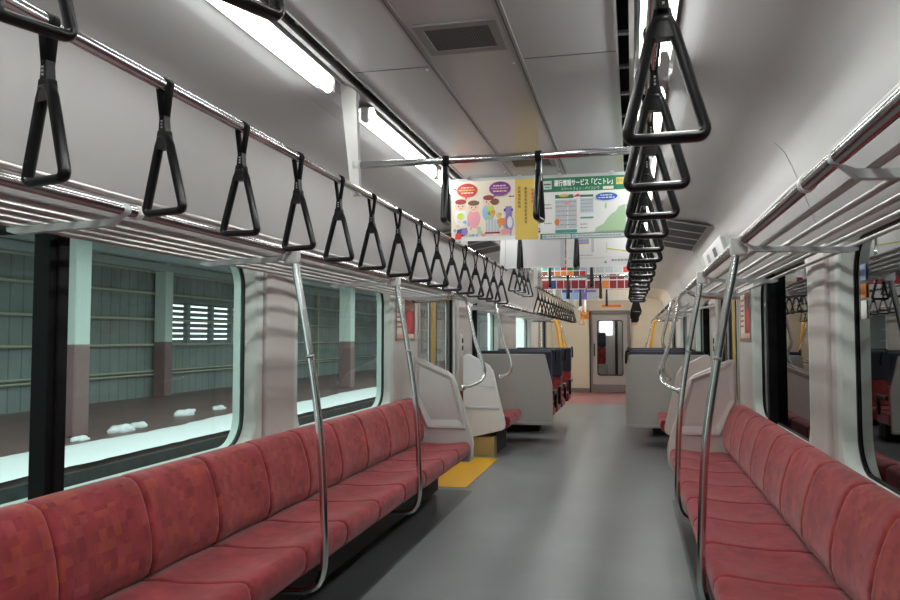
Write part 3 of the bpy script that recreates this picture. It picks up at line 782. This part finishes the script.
# ------------------------------------------------------------------ ceiling vents
def vent(x, y, wx, wy, label, tilt=0, z=2.2485, bars=1):
    root = empty('ceiling_vent', (x, y, z)); root.rotation_euler = (0, tilt, 0); tag(root, label, 'vent')
    mb = MB(); b = .035
    mb.box(-wx/2, wx/2, -wy/2, -wy/2+b, -.006, .001); mb.box(-wx/2, wx/2, wy/2-b, wy/2, -.006, .001)
    mb.box(-wx/2, -wx/2+b*.8, -wy/2+b, wy/2-b, -.006, .001); mb.box(wx/2-b*.8, wx/2, -wy/2+b, wy/2-b, -.006, .001)
    for k in range(1, bars): mb.box(-wx/2, wx/2, -wy/2+wy*k/bars-.03, -wy/2+wy*k/bars+.03, -.006, .001)
    mb.build('frame', M['grillframe'], root)
    mb = MB(); mb.box(-wx/2+.01, wx/2-.01, -wy/2+.02, wy/2-.02, -.003, .001); mb.build('grille', M['grille'] if bars == 1 else M['slotdark'], root)
vent(-.014, 2.38, .262, .25, 'grey mesh ceiling vent in the centre panel, nearest the camera')
vent(-.017, 4.18, .26, .24, 'small grey ceiling vent just above the hanging posters')
for s in (-1, 1):
    vent(s*.95, 7.2, .36, 1.75, 'large dark ceiling vent with crossbars over the first %s doors' % SIDE[s], s*.19, 2.19, 4)

# ------------------------------------------------------------------ door header display on the right
root = empty('door_display_panel', (0, 6.95, 0)); tag(root, 'white sloping panel with two dark screens above the first right doors', 'display panel')
mb = MB(); mb.prism([(1.17, 2.075), (1.30, 2.075), (1.34, 1.90), (1.215, 1.925)], 'y', -.72, .72)
o = mb.build('housing', M['bracket'], root); bv = o.modifiers.new('b', 'BEVEL'); bv.width = .015; bv.segments = 3
def on_slope(y0, y1, t0, t1, off):
    q = lambda t: (1.17+(1.215-1.17)*t-off, 2.075+(1.925-2.075)*t-off*.3)
    a, b = q(t0), q(t1)
    return [(a[0], y0, a[1]), (a[0], y1, a[1]), (b[0], y1, b[1]), (b[0], y0, b[1])]
for y0, y1, m in ((-.33, -.10, M['gasket']), (.20, .42, M['grillframe'])):
    mb = MB(); mb.add(on_slope(y0, y1, .3, .78, .003), [(0,1,2,3)]); mb.build('screen', m, root, fix=False)

# ------------------------------------------------------------------ wall plate at the left edge, poster frames on the walls
root = empty('wall_plate', (-1.30, 1.0, 1.83)); tag(root, 'white screwed plate on the wall above the left rack', 'plate')
root.rotation_euler = (0, .30, 0)
mb = MB(); mb.bbox(-.002, .012, -.16, .16, -.065, .065, .003); mb.build('plate', M['bracket'], root)
for y in (-.13, -.07, .07, .13):
    for z in (-.05, .05):
        mb = MB(); mb.tube([(.011, y, z), (.015, y, z)], .005, 8); mb.build('screw', M['grillframe'], root)
def text_mesh(txt, size, align='CENTER'):
    cu = bpy.data.curves.new('txt', 'FONT'); cu.body = txt; cu.size = size; cu.align_x = align; cu.align_y = 'CENTER'; cu.resolution_u = 2
    o = bpy.data.objects.new('txt', cu); COL.objects.link(o); bpy.context.view_layer.update()
    dg = bpy.context.evaluated_depsgraph_get()
    me = bpy.data.meshes.new_from_object(o.evaluated_get(dg))
    V = [v.co.copy() for v in me.vertices]; Fc = [tuple(q.vertices) for q in me.polygons]
    bpy.data.objects.remove(o); bpy.data.curves.remove(cu); bpy.data.meshes.remove(me)
    return V, Fc
class Sheet:
    """printed sheet: local u right, w up; collects coloured shapes in shallow layers"""
    def __init__(s, w, h, base): s.mb = MB(); s.mats = [M[base]]; s.w = w; s.h = h; s.n = 0; s.mb.box(-w/2, w/2, 0, .0015, -h/2, h/2, 0)
    def mi(s, m):
        if M[m] not in s.mats: s.mats.append(M[m])
        return s.mats.index(M[m])
    def lay(s): s.n += 1; return -.0004-.00006*s.n
    def poly(s, pts, m): y = s.lay(); s.mb.add([(u, y, w) for u, w in pts], [tuple(range(len(pts)))], s.mi(m))
    def rect(s, u0, u1, w0, w1, m): s.poly([(u0, w0), (u1, w0), (u1, w1), (u0, w1)], m)
    def ell(s, u, w, a, b, m, n=20): s.poly([(u+a*math.cos(2*PI*k/n), w+b*math.sin(2*PI*k/n)) for k in range(n)], m)
    def text(s, txt, u, w, size, m, sx=1.0, align='CENTER', bold=0, fit=None):
        V, Fc = text_mesh(txt, size, align); y = s.lay()
        if fit and V:
            ext = max(v.x for v in V)-min(v.x for v in V)
            if ext > 0: sx = fit/ext
        offs = [(0, 0)]+([(bold, 0), (-bold, 0), (0, bold), (0, -bold)] if bold else [])
        for i, (du, dw) in enumerate(offs):
            s.mb.add([(u+v.x*sx+du, y-.000004*i, w+v.y+dw) for v in V], Fc, s.mi(m))
    def vtext(s, txt, u, w, size, m):
        for i, c in enumerate(txt): s.text(c, u, w-size*1.05*i, size, m)
    def scribble(s, u0, u1, w, m, h=.006):
        u = u0
        while u < u1:
            l = random.uniform(.006, .02); s.rect(u, min(u+l, u1), w, w+h, m); u += l+.004
    def build(s, name, parent=None, back='paper'):
        return s.mb.build(name, s.mats, parent, fix=False)
# red poster in the wall frames beside the doors
for sd in (-1, 1):
    root = empty('framed_wall_poster', (sd*(HW-.002), 6.27, 1.445)); tag(root, 'red poster in a thin frame on the %s wall just before the doors' % SIDE[sd], 'poster')
    root.rotation_euler = (0, 0, sd*-PI/2+(0 if True else 0))
    sh = Sheet(.52, .35, 'p_maroon')
    sh.rect(-.255, -.03, -.17, .17, 'p_cream'); sh.rect(-.03, .25, .07, .165, 'p_brown'); sh.ell(.11, -.02, .08, .09, 'p_red'); sh.rect(-.25, .25, -.17, -.13, 'p_skin')
    for q in range(6): sh.scribble(-.24, -.06, .12-.04*q, 'p_maroon', .014)
    p_ = sh.build('print', root)
    mb = MB(); 
    for b in ((-.275, .275, .175, .19), (-.275, .275, -.19, -.175), (-.275, -.26, -.175, .175), (.26, .275, -.175, .175)): mb.box(b[0], b[1], -.006, .0, b[2], b[3])
    mb.build('frame', M['brushed'], root)

# ------------------------------------------------------------------ hanging posters
def hanging(x, y, zt, sheet, label, w, clips=(-.15, .15)):
    h = sheet.h
    root = empty('hanging_poster', (x, y, zt-h/2)); tag(root, label, 'poster')
    sheet.build('sheet', root)
    mb = MB(); mb.box(-w/2, w/2, .002, .008, h/2-.004, h/2+.018); mb.build('hanger_bar', M['bracketgrey'], root)
    for c in clips:
        mb = MB(); mb.box(c-.012, c+.012, .002, .007, h/2+.01, 2.248-(zt-h/2)); mb.build('clip', M['bracketgrey'], root)
    return root
W, H = .525, .362
s1 = Sheet(W, H, 'p_cream')
s1.rect(.125, .2625, -.181, .181, 'p_yel')
s1.rect(-.26, .125, -.181, -.155, 'p_white')
# figures: two shoppers on the left, one with a full shopping basket in the middle
def figure(sh, u, w, hair, top, sc=1.0, skin='p_skin'):
    sh.ell(u, w-.075*sc, .042*sc, .06*sc, top); sh.ell(u, w, .036*sc, .034*sc, skin); sh.ell(u, w+.024*sc, .037*sc, .017*sc, hair)
    sh.ell(u-.013*sc, w-.004*sc, .004*sc, .005*sc, 'p_black'); sh.ell(u+.013*sc, w-.004*sc, .004*sc, .005*sc, 'p_black')
    sh.rect(u-.008*sc, u+.008*sc, w-.02*sc, w-.017*sc, 'p_red')
figure(s1, -.205, .035, 'p_maroon', 'p_white', .95); figure(s1, -.125, .025, 'p_brown', 'p_pink', .95); figure(s1, -.035, .055, 'p_maroon', 'p_lblue', .9); figure(s1, .085, -.02, 'p_navyp', 'p_lblue', .8)
s1.ell(-.205, -.03, .022, .02, 'p_lime')
for q in range(14):
    s1.ell(.0+random.uniform(-.035, .035), -.015+random.uniform(-.03, .035), .014, .012, random.choice(['p_lime', 'p_yel', 'p_orange', 'p_lime', 'p_teal']))
for q in range(26):
    s1.ell(random.uniform(-.24, .1), random.uniform(-.15, -.06), random.uniform(.006, .016), random.uniform(.006, .014), random.choice(['p_pink', 'p_lblue', 'p_skin', 'p_orange', 'p_lgreen', 'p_cream', 'p_white']))
s1.rect(-.05, .03, -.13, -.055, 'p_lgrey')
for q in range(5): s1.rect(-.05+.018*q, -.047+.018*q, -.13, -.055, 'p_grey')
s1.rect(-.055, .035, -.14, -.13, 'p_maroon')
s1.poly([(-.235, -.165), (-.17, -.145), (-.165, -.1), (-.225, -.11)], 'p_navyp'); s1.poly([(-.24, -.17), (-.2, -.168), (-.2, -.13), (-.235, -.135)], 'p_red'); s1.ell(-.18, -.125, .02, .022, 'p_violet')
s1.ell(.045, -.07, .028, .022, 'p_orange'); s1.rect(.07, .105, -.14, .02, 'p_violet'); s1.ell(.094, -.075, .016, .035, 'p_white'); s1.ell(.07, -.13, .03, .018, 'p_pink')
s1.poly([(-.235, .14), (-.265+.01, .137), (-.225, .125)], 'p_red'); s1.poly([(-.178, .1), (-.162, .1), (-.172, .055)], 'p_red'); s1.ell(-.165, .125, .062, .042, 'p_red')
s1.scribble(-.2, -.125, .138, 'p_cream', .007); s1.scribble(-.215, -.115, .122, 'p_yel', .008); s1.scribble(-.2, -.125, .106, 'p_cream', .007)
s1.poly([(.005, .1), (-.012, .06), (.02, .1)], 'p_purple'); s1.ell(.035, .128, .065, .043, 'p_purple')
s1.scribble(-.005, .075, .142, 'p_cream', .007); s1.scribble(-.015, .085, .126, 'p_pink', .008); s1.scribble(-.005, .075, .109, 'p_cream', .007)
s1.ell(.005, .05, .025, .02, 'p_brown'); s1.scribble(.09, .12, .075, 'p_black', .007)
for u, w0, nn, m in ((.23, .105, 4, 'p_red'), (.19, .115, 10, 'p_brown'), (.152, .12, 6, 'p_brown')):
    for q in range(nn):
        for z in range(3): s1.rect(u-.009+random.uniform(0, .004), u+.006+random.uniform(0, .004), w0-.022*q+.006*z-.002, w0-.022*q+.006*z+.001, m)
        s1.rect(u-.003, u, w0-.022*q-.003, w0-.022*q+.014, m)
hanging(-.281, 4.5, 2.222, s1, 'cream illustrated poster with red and purple speech bubbles and a yellow strip', W)
s2 = Sheet(W, H, 'p_white')
s2.rect(-.2625, .2625, .098, .181, 'p_green')
s2.rect(-.245, -.195, .115, .165, 'p_lgrey'); s2.rect(-.24, -.2, .14, .148, 'p_green'); s2.rect(-.235, -.205, .125, .13, 'p_green')
s2.text('運行情報サービス「どこトレ」', -.005, .146, .04, 'p_white', bold=.0012, fit=.335)
s2.rect(.175, .235, .128, .168, 'p_yel'); s2.text('配信中', .205, .147, .026, 'p_green', fit=.05); s2.rect(.235, .262, .1, .13, 'p_lblue')
s2.text('スマートフォン・パソコンで', -.03, .112, .02, 'p_white', fit=.22); s2.rect(.1, .16, .103, .12, 'p_cream')
s2.rect(-.175, -.07, .058, .08, 'p_green'); s2.ell(-.125, .075, .03, .008, 'p_yel'); s2.poly([(-.08, .062), (-.045, .082), (-.02, .07), (-.05, .066)], 'p_red')
s2.rect(-.03, .045, .062, .075, 'p_green')
s2.rect(-.175, -.105, -.12, .05, 'p_lgrey'); s2.rect(-.10, -.05, -.12, .05, 'p_lgrey')
for q in range(6): s2.scribble(-.17, -.055, .035-.027*q, 'p_grey', .005)
s2.rect(-.175, -.05, -.145, -.125, 'p_teal'); s2.ell(-.165, -.08, .014, .02, 'p_orange'); s2.ell(-.105, .03, .015, .012, 'p_pink')
s2.rect(-.03, .045, -.03, .055, 'p_lgrey')
for q in range(4): s2.scribble(-.025, .04, .04-.02*q, 'p_lblue', .006)
s2.rect(-.03, .045, -.065, -.055, 'p_teal'); s2.scribble(-.03, .01, -.1, 'p_grey', .005); s2.scribble(-.03, .01, -.12, 'p_grey', .005)
for w in (.02, .0, -.09): s2.scribble(-.24, -.195, w, 'p_grey', .006)
s2.ell(.12, .06, .062, .022, 'p_blue'); s2.scribble(.085, .155, .064, 'p_white', .006); s2.scribble(.075, .165, .05, 'p_white', .006)
s2.poly([(.05, -.14), (.06, -.12), (.1, -.1), (.13, -.06), (.15, -.04), (.17, -.03), (.19, 0), (.225, .01), (.23, -.14)], 'p_lgreen'); s2.ell(.115, .005, .006, .018, 'p_lgreen')
s2.rect(-.2625, .25, -.181, -.148, 'p_green'); s2.rect(-.25, -.085, -.177, -.153, 'p_lgrey'); s2.rect(-.08, .225, -.177, -.153, 'p_lgrey')
s2.scribble(-.215, -.1, -.168, 'p_grey', .007); s2.scribble(-.045, .2, -.168, 'p_grey', .007); s2.rect(-.245, -.225, -.172, -.158, 'p_lblue'); s2.rect(-.075, -.055, -.172, -.158, 'p_lblue')
s2.ell(.24, .0, .01, .01, 'p_lgreen')
hanging(.256, 4.5, 2.218, s2, 'green-headed train information poster with white writing, beside the illustrated one', W)
s3 = Sheet(W, H, 'sheet')
s3.rect(-.2625, .2625, -.181, -.17, 'p_white'); s3.rect(.225, .2625, -.175, .17, 'p_lgrey')
hanging(-.281, 6.35, 2.222, s3, 'almost blank white poster on the left behind the illustrated one', W)
s4 = Sheet(W, H, 'p_white')
s4.rect(-.19, -.08, .02, .05, 'p_lblue'); s4.rect(-.19, -.08, .01, .02, 'p_orange'); s4.rect(-.06, -.04, -.06, .09, 'p_lgrey'); s4.rect(.06, .065, -.06, .02, 'p_lgreen')
s4.poly([(.06, -.025), (.26, -.055), (.26, -.065), (.06, -.035)], 'p_lime')
s4.scribble(-.16, -.05, -.085, 'p_grey', .006); s4.scribble(-.25, .05, -.11, 'p_lgrey', .005); s4.scribble(.1, .24, -.135, 'p_grey', .018); s4.poly([(.04, -.15), (.065, -.15), (.0525, -.125)], 'p_grey')
s4.rect(-.25, .25, -.1, -.0985, 'p_lgrey'); s4.scribble(-.2, .1, .12, 'p_grey', .01)
hanging(.256, 6.35, 2.218, s4, 'white poster with a thin lime line, on the right behind the green-headed one', W)
def busy(bands, seed):
    random.seed(seed); sh = Sheet(W, H, 'p_white')
    for (w0, w1, cols, n_) in bands:
        st = W/n_
        for q in range(n_): sh.rect(-W/2+st*q+.004, -W/2+st*(q+1)-.004, w0, w1, random.choice(cols))
    return sh
s5 = busy([(.12, .17, ['p_teal', 'p_red', 'p_navyp'], 8), (.05, .11, ['p_teal', 'p_green', 'p_red', 'p_lblue'], 7), (-.03, .04, ['p_red', 'p_orange', 'p_yel', 'p_brown'], 7), (-.06, -.035, ['p_white'], 1), (-.17, -.07, ['p_maroon', 'p_maroon', 'p_navyp'], 6)], 3)
hanging(-.281, 9.3, 2.222, s5, 'small distant poster with rows of red, teal and orange squares', W)
s6 = busy([(.12, .17, ['p_maroon', 'p_lgrey'], 5), (.02, .1, ['p_lgrey', 'p_red', 'p_pink'], 5), (-.06, .0, ['p_lgrey', 'p_maroon'], 6), (-.17, -.075, ['p_maroon', 'p_orange', 'p_maroon', 'p_yel'], 6)], 4)
hanging(.256, 9.3, 2.218, s6, 'small distant poster with white and maroon bands, next to the squared one', W)
s7 = busy([(.06, .17, ['p_white', 'p_violet', 'p_lgrey'], 3), (-.06, .05, ['p_blue', 'p_navyp', 'p_violet'], 3), (-.17, -.06, ['p_violet', 'p_lgrey', 'p_lblue'], 4)], 5)
hanging(-.281, 12.0, 2.222, s7, 'farthest left poster in blue, violet and white', W)
s8 = busy([(.08, .17, ['p_black', 'p_lgreen', 'p_white'], 3), (-.02, .07, ['p_orange', 'p_skin', 'p_cream'], 4), (-.17, -.02, ['p_white', 'p_cream'], 3)], 6)
hanging(.256, 12.0, 2.218, s8, 'farthest right poster, pale with a dark green corner', W)
random.seed(11)
# orange notice and header notices on the end wall
for x, z, w, h, lab in ((-.58, 1.83, .20, .22, 'orange notice on the end wall left of the end door'), (.56, 1.72, .12, .16, 'small orange notice on the end wall right of the end door')):
    sh = Sheet(w, h, 'p_orange'); sh.rect(-w*.35, w*.35, h*.1, h*.3, 'p_yel'); sh.scribble(-w*.35, w*.35, -h*.15, 'p_brown', .012); sh.scribble(-w*.35, w*.35, -h*.3, 'p_brown', .012)
    o = sh.build('wall_notice'); o.location = (x, Y1-.003, z); tag(o, lab, 'notice')
sh = Sheet(.55, .11, 'p_skin'); sh.rect(-.22, .22, -.03, .035, 'p_orange')
o = sh.build('door_header_notice'); o.location = (.05, Y1-.003, 2.03); tag(o, 'long pale orange notice above the end door', 'notice')

# ------------------------------------------------------------------ box (cross) seats and their partitions
def partition(s, y, xin, label):
    root = empty('cross_seat_partition', (0, y, 0)); tag(root, label, 'partition')
    xi = xin
    poly = [(s*1.355, 1.085), (s*(xi+.10), 1.085), (s*(xi+.085), 1.075), (s*(xi+.005), .74), (s*xi, .70), (s*xi, .23), (s*1.355, .23)] if s < 0 else \
           [(s*1.355, 1.085), (s*(xi+.06), 1.085), (s*(xi+.035), 1.07), (s*(xi+.005), .80), (s*xi, .70), (s*xi, .23), (s*1.355, .23)]
    mb = MB(); mb.prism(poly, 'y', -.02, .02); o = mb.build('panel', M['greypanel'], root)
    bv = o.modifiers.new('b', 'BEVEL'); bv.width = .008; bv.segments = 2
    mb = MB(); mb.box(s*(xi+.005), s*1.355, -.024, -.019, .26, .266); mb.build('trim_strip', M['bracketgrey'], root)
    return root
XL, XR = .43, .43
partition(-1, 9.36, XL, 'plain grey partition in front of the cross seats on the left')
partition(1, 9.36, XR, 'plain grey partition in front of the cross seats on the right')
def cross_seat(s, y, f, xin, label):
    """two-person seat; f=+1 faces away from the camera, -1 faces it. local y along the facing direction"""
    root = empty('two_person_bench', (0, y, 0)); tag(root, label, 'seat')
    a, b = sorted((s*(xin+.02), s*1.33))
    mb = MB(); mb.bbox(a, b, min(0, f*.46), max(0, f*.46), .30, .43, .03, 0, 3); mb.build('seat_cushion', M['pan'], root)
    mb = MB(); mb.bbox(a, b, min(-f*.10, f*.02), max(-f*.10, f*.02), .43, .80, .025, 0, 3); bk_ = mb.build('backrest', M['back'], root)
    mb = MB(); mb.bbox(a-.003, b+.003, min(-f*.11, f*.03), max(-f*.11, f*.03), .74, 1.125, .03, 0, 3); mb.build('headrest_cover', M['navy'], bk_)
    if True:
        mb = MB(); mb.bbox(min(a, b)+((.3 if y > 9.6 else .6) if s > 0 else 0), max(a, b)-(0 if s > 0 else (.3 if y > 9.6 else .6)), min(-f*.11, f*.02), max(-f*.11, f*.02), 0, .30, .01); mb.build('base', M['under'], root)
    xs = s*(xin+.01)
    mb = MB(); mb.tube(catmull([(xs, f*-.02, 1.12), (xs-s*.01, f*.03, 1.135), (xs-s*.02, f*.08, 1.11), (xs-s*.025, f*.11, 1.04), (xs-s*.025, f*.115, .97)], 4), .014, 10); mb.build('grab_handle', M['black'], bk_)
    mb = MB(); mb.bbox(xs-.022, xs+.022, min(f*.0, f*.36), max(f*.0, f*.36), .58, .635, .012); mb.bbox(xs-.02, xs+.02, min(f*.30, f*.36), max(f*.30, f*.36), .40, .60, .01); mb.build('armrest', M['black'], root)
    return root
for s, xi in ((-1, XL), (1, XR+.02)):
    cross_seat(s, 9.51, 1, xi, 'red and navy cross seat right behind the %s grey partition, facing away' % SIDE[s])
    cross_seat(s, 10.70, -1, xi, 'red and navy cross seat on the %s facing the camera, nearer one' % SIDE[s])
    cross_seat(s, 10.95, 1, xi, 'red and navy cross seat on the %s back to back with the nearer camera-facing one' % SIDE[s])
    cross_seat(s, 12.5, -1, xi, 'red and navy cross seat on the %s facing the camera, farther one' % SIDE[s])

# wall-side door button box beyond the left doors
for s in (-1, 1):
    root = empty('door_button_box', (s*(HW-.004), 8.42, 1.2)); tag(root, 'small white door button box on the wall past the first %s doors' % SIDE[s], 'button box')
    mb = MB(); mb.bbox(-.02, .02, -.07, .07, -.13, .13, .008); mb.build('housing', M['bracket'], root)
    for z in (.05, -.03):
        mb = MB(); mb.tube([(-s*.018, 0, z), (-s*.027, 0, z)], .03, 14); mb.build('button', M['gasket'], root)

# ------------------------------------------------------------------ outside, platform side
PX = -5.42
mb = MB(); mb.box(-30, PX, -6, 70, -.5, -.10); struct(mb, 'floor_platform', M['tile'])
mb = MB(); mb.box(PX, PX+.10, -6, 70, -1.2, -.16); struct(mb, 'trim_platform', M['edge'])
mb = MB(); mb.box(-12, 14, -8, 70, -1.3, -1.2); struct(mb, 'ground', M['ballast'])
# snow lying along the edge
mb = MB(); random.seed(5)
ny = 220; prof = [0, .05, .2, .5, .8, .95, 1]
rows = []
for j in range(ny+1):
    y = -2+46*j/ny
    x0 = PX+.03+.04*random.random(); x1 = PX-1.04-.09*math.sin(y*1.1)-.06*random.random()
    rows.append([(x0+(x1-x0)*p_, y, -.098+.06*(math.sin(PI*p_)**.6 if 0 < p_ < 1 else 0)*(1+.3*random.random())) for p_ in prof])
n_ = len(prof)
mb.add([q for r_ in rows for q in r_], [(j*n_+i, j*n_+i+1, (j+1)*n_+i+1, (j+1)*n_+i) for j in range(ny) for i in range(n_-1)], 0, True)
tag(mb.build('snow', M['snow']), 'strip of white snow lying along the platform edge', 'snow', kind='stuff')
def clump(x, y, r, label):
    bm = bmesh.new(); bmesh.ops.create_icosphere(bm, subdivisions=3, radius=1)
    for v in bm.verts:
        k_ = 1+.25*math.sin(v.co.x*5+x*7)*math.cos(v.co.y*4+y)+random.uniform(-.06, .06)
        v.co = Vector((v.co.x*r*1.0*k_, v.co.y*r*1.7*k_, max(-.25, v.co.z)*r*.6*k_))*.55
    r*=.55
    mb = MB(); mb.bm(bm, 0, True); o = mb.build('snow_clump', M['snow']); o.location = (x, y, -.10+.1*r)
    tag(o, label, 'snow', 'snow clumps on the platform')
clump(-6.85, 10.05, .26, 'largest snow clump on the paving beside the pale column'); clump(-6.95, 10.6, .19, 'snow clump just right of the largest one by the column')
clump(-6.75, 9.05, .16, 'small snow clump close to the foot of the pale column')
clump(-7.3, 12.4, .27, 'snow clump on the paving seen toward the right of the first left window'); clump(-7.55, 13.0, .14, 'tiny snow clump beside the one toward the window corner')
clump(-7.3, 13.6, .19, 'small snow clump nearest the right corner of the first left window'); clump(-7.2, 7.9, .14, 'small snow clump seen left of the black window post')
# wall with siding and an opening for the louvres
WX = -10.6
LY0, LY1, LZ0, LZ1 = 16.5, 22.2, 1.08, 2.2
mb = MB()
mb.box(WX-.1, WX, -6, LY0, -.1, 4.2); mb.box(WX-.1, WX, LY1, 60, -.1, 4.2); mb.box(WX-.1, WX, LY0, LY1, -.1, LZ0); mb.box(WX-.1, WX, LY0, LY1, LZ1, 4.2)
wl = struct(mb, 'wall_platform', M['siding'])
for z in (.42, .5, 1.12, 1.72, 2.34, 2.85):
    mb = MB(); mb.tube([(WX+.08, -6, z), (WX+.08, 45, z)], .032 if z > .5 else .024, 8); mb.build('girt', M['girt'], wl)
for y in (8.6, 11.2, 23.5, 26):
    mb = MB(); mb.box(WX, WX+.10, y-.05, y+.05, -.1, 3.4); mb.build('stud', M['girt'], wl)
root = empty('window_12', (WX, 0, 0)); root['kind'] = 'structure'
mb = MB()
for q in range(8):
    z = LZ0+.07+.14*q
    mb.add([(-.10, LY0, z+.075), (-.10, LY1, z+.075), (.0, LY1, z-.015), (.0, LY0, z-.015)], [(0,1,2,3)])
    mb.add([(-.10, LY0, z+.085), (-.10, LY1, z+.085), (.0, LY1, z-.005), (.0, LY0, z-.005)], [(3,2,1,0)])
mb.build('louvre_slats', M['siding'], root)
mb = MB()
for y in (LY0, LY0+1.2, LY0+2.35, LY0+3.4, LY0+4.6, LY1): mb.box(-.08, .05, y-.06, y+.06, LZ0, LZ1)
for z in (LZ0, LZ1): mb.box(-.08, .05, LY0, LY1, z-.04, z+.04)
mb.build('frame', M['siding'], root)
def column(x, y, hw_, label):
    root = empty('platform_column', (x, y, -.1)); tag(root, label, 'column')
    mb = MB(); mb.bbox(-hw_, hw_, -hw_, hw_, 1.28, 3.38, .02); mb.build('upper_shaft', M['colgrey'], root)
    mb = MB(); mb.bbox(-hw_-.002, hw_+.002, -hw_-.002, hw_+.002, 0, 1.282, .02); mb.build('painted_base', M['colbrown'], root)
column(-7.2, 9.42, .155, 'pale platform column with a maroon base, nearest outside the first left window')
column(-10.35, 16.3, .15, 'grey platform column standing against the siding left of the louvres')
column(-7.2, 20.2, .17, 'platform column seen through the second left window')
mb = MB(); mb.box(-16, -6.3, -8, 60, 3.25, 3.4); rf = struct(mb, 'roof_platform', M['roof'])
for y in range(-2, 44, 3):
    mb = MB(); mb.box(-13, -6.3, y+.3, y+.5, 3.0, 3.25); mb.build('beam', M['beam'], rf)
for x in (-6.5, -8.9, -10.3):
    mb = MB(); mb.box(x-.1, x+.1, -6, 50, 2.85, 3.02); mb.build('purlin', M['beam'], rf)
root = empty('station_loudspeaker', (-6.75, 7.45, 2.62)); tag(root, 'dark loudspeaker box hung from the platform roof at the left window edge', 'loudspeaker')
mb = MB(); mb.bbox(-.16, .16, -.28, .28, -.11, .11, .03); mb.build('body', M['blackmetal'], root)
mb = MB(); mb.tube([(0, 0, .1), (0, 0, .95)], .02, 8); mb.box(-.05, .05, -.2, .2, .11, .15); mb.build('hanger', M['beam'], root)
# dark side
mb = MB(); mb.box(6.0, 6.2, -8, 60, -1.2, 6); struct(mb, 'wall_opposite', M['night'])
mb = MB(); mb.box(3.2, 6.0, -8, 60, -1.2, -.15); struct(mb, 'floor_opposite', M['night'])
mb = MB(); mb.box(1.8, 6.2, -8, 60, 4.2, 4.4); struct(mb, 'sky_blocker_opposite', M['night'])  # unseen cover added to keep sky light off this side
for y in (4.5, 9.5, 15.5):
    root = empty('platform_column', (3.9, y, -.15)); tag(root, 'dim column standing outside the %s dark right window' % {4.5: 'nearest', 9.5: 'second', 15.5: 'farther'}[y], 'column')
    mb = MB(); mb.bbox(-.15, .15, -.15, .15, 1.2, 4.35, .02); mb.build('upper_shaft', M['colgrey'], root)
    mb = MB(); mb.bbox(-.155, .155, -.155, .155, 0, 1.2, .02); mb.build('painted_base', M['colbrown'], root)

# ------------------------------------------------------------------ light and world
w = bpy.data.worlds.new('overcast sky'); SC.world = w; w.use_nodes = True
bg = w.node_tree.nodes['Background']; bg.inputs[0].default_value = (.92, .97, .98, 1); bg.inputs[1].default_value = 2.3
def area(name, loc, rot, sx, sy, power, col=(1, 1, 1)):
    l = bpy.data.lights.new(name, 'AREA'); l.shape = 'RECTANGLE'; l.size = sx; l.size_y = sy; l.energy = power; l.color = col
    o = bpy.data.objects.new(name, l); o.location = loc; o.rotation_euler = rot; COL.objects.link(o)
area('added_platform_fill', (-8.2, 14, 2.75), (0, 0, 0), 1.0, 26, 90, (.88, 1, .96))  # added fill lamp brightening the platform, not a real fixture
SC.view_settings.view_transform = 'Standard'
SC.view_settings.look = 'None'
SC.view_settings.exposure = 0
try:
    SC.cycles.use_denoising = True
    SC.cycles.max_bounces = 10; SC.cycles.diffuse_bounces = 5; SC.cycles.transparent_max_bounces = 12
except Exception: pass
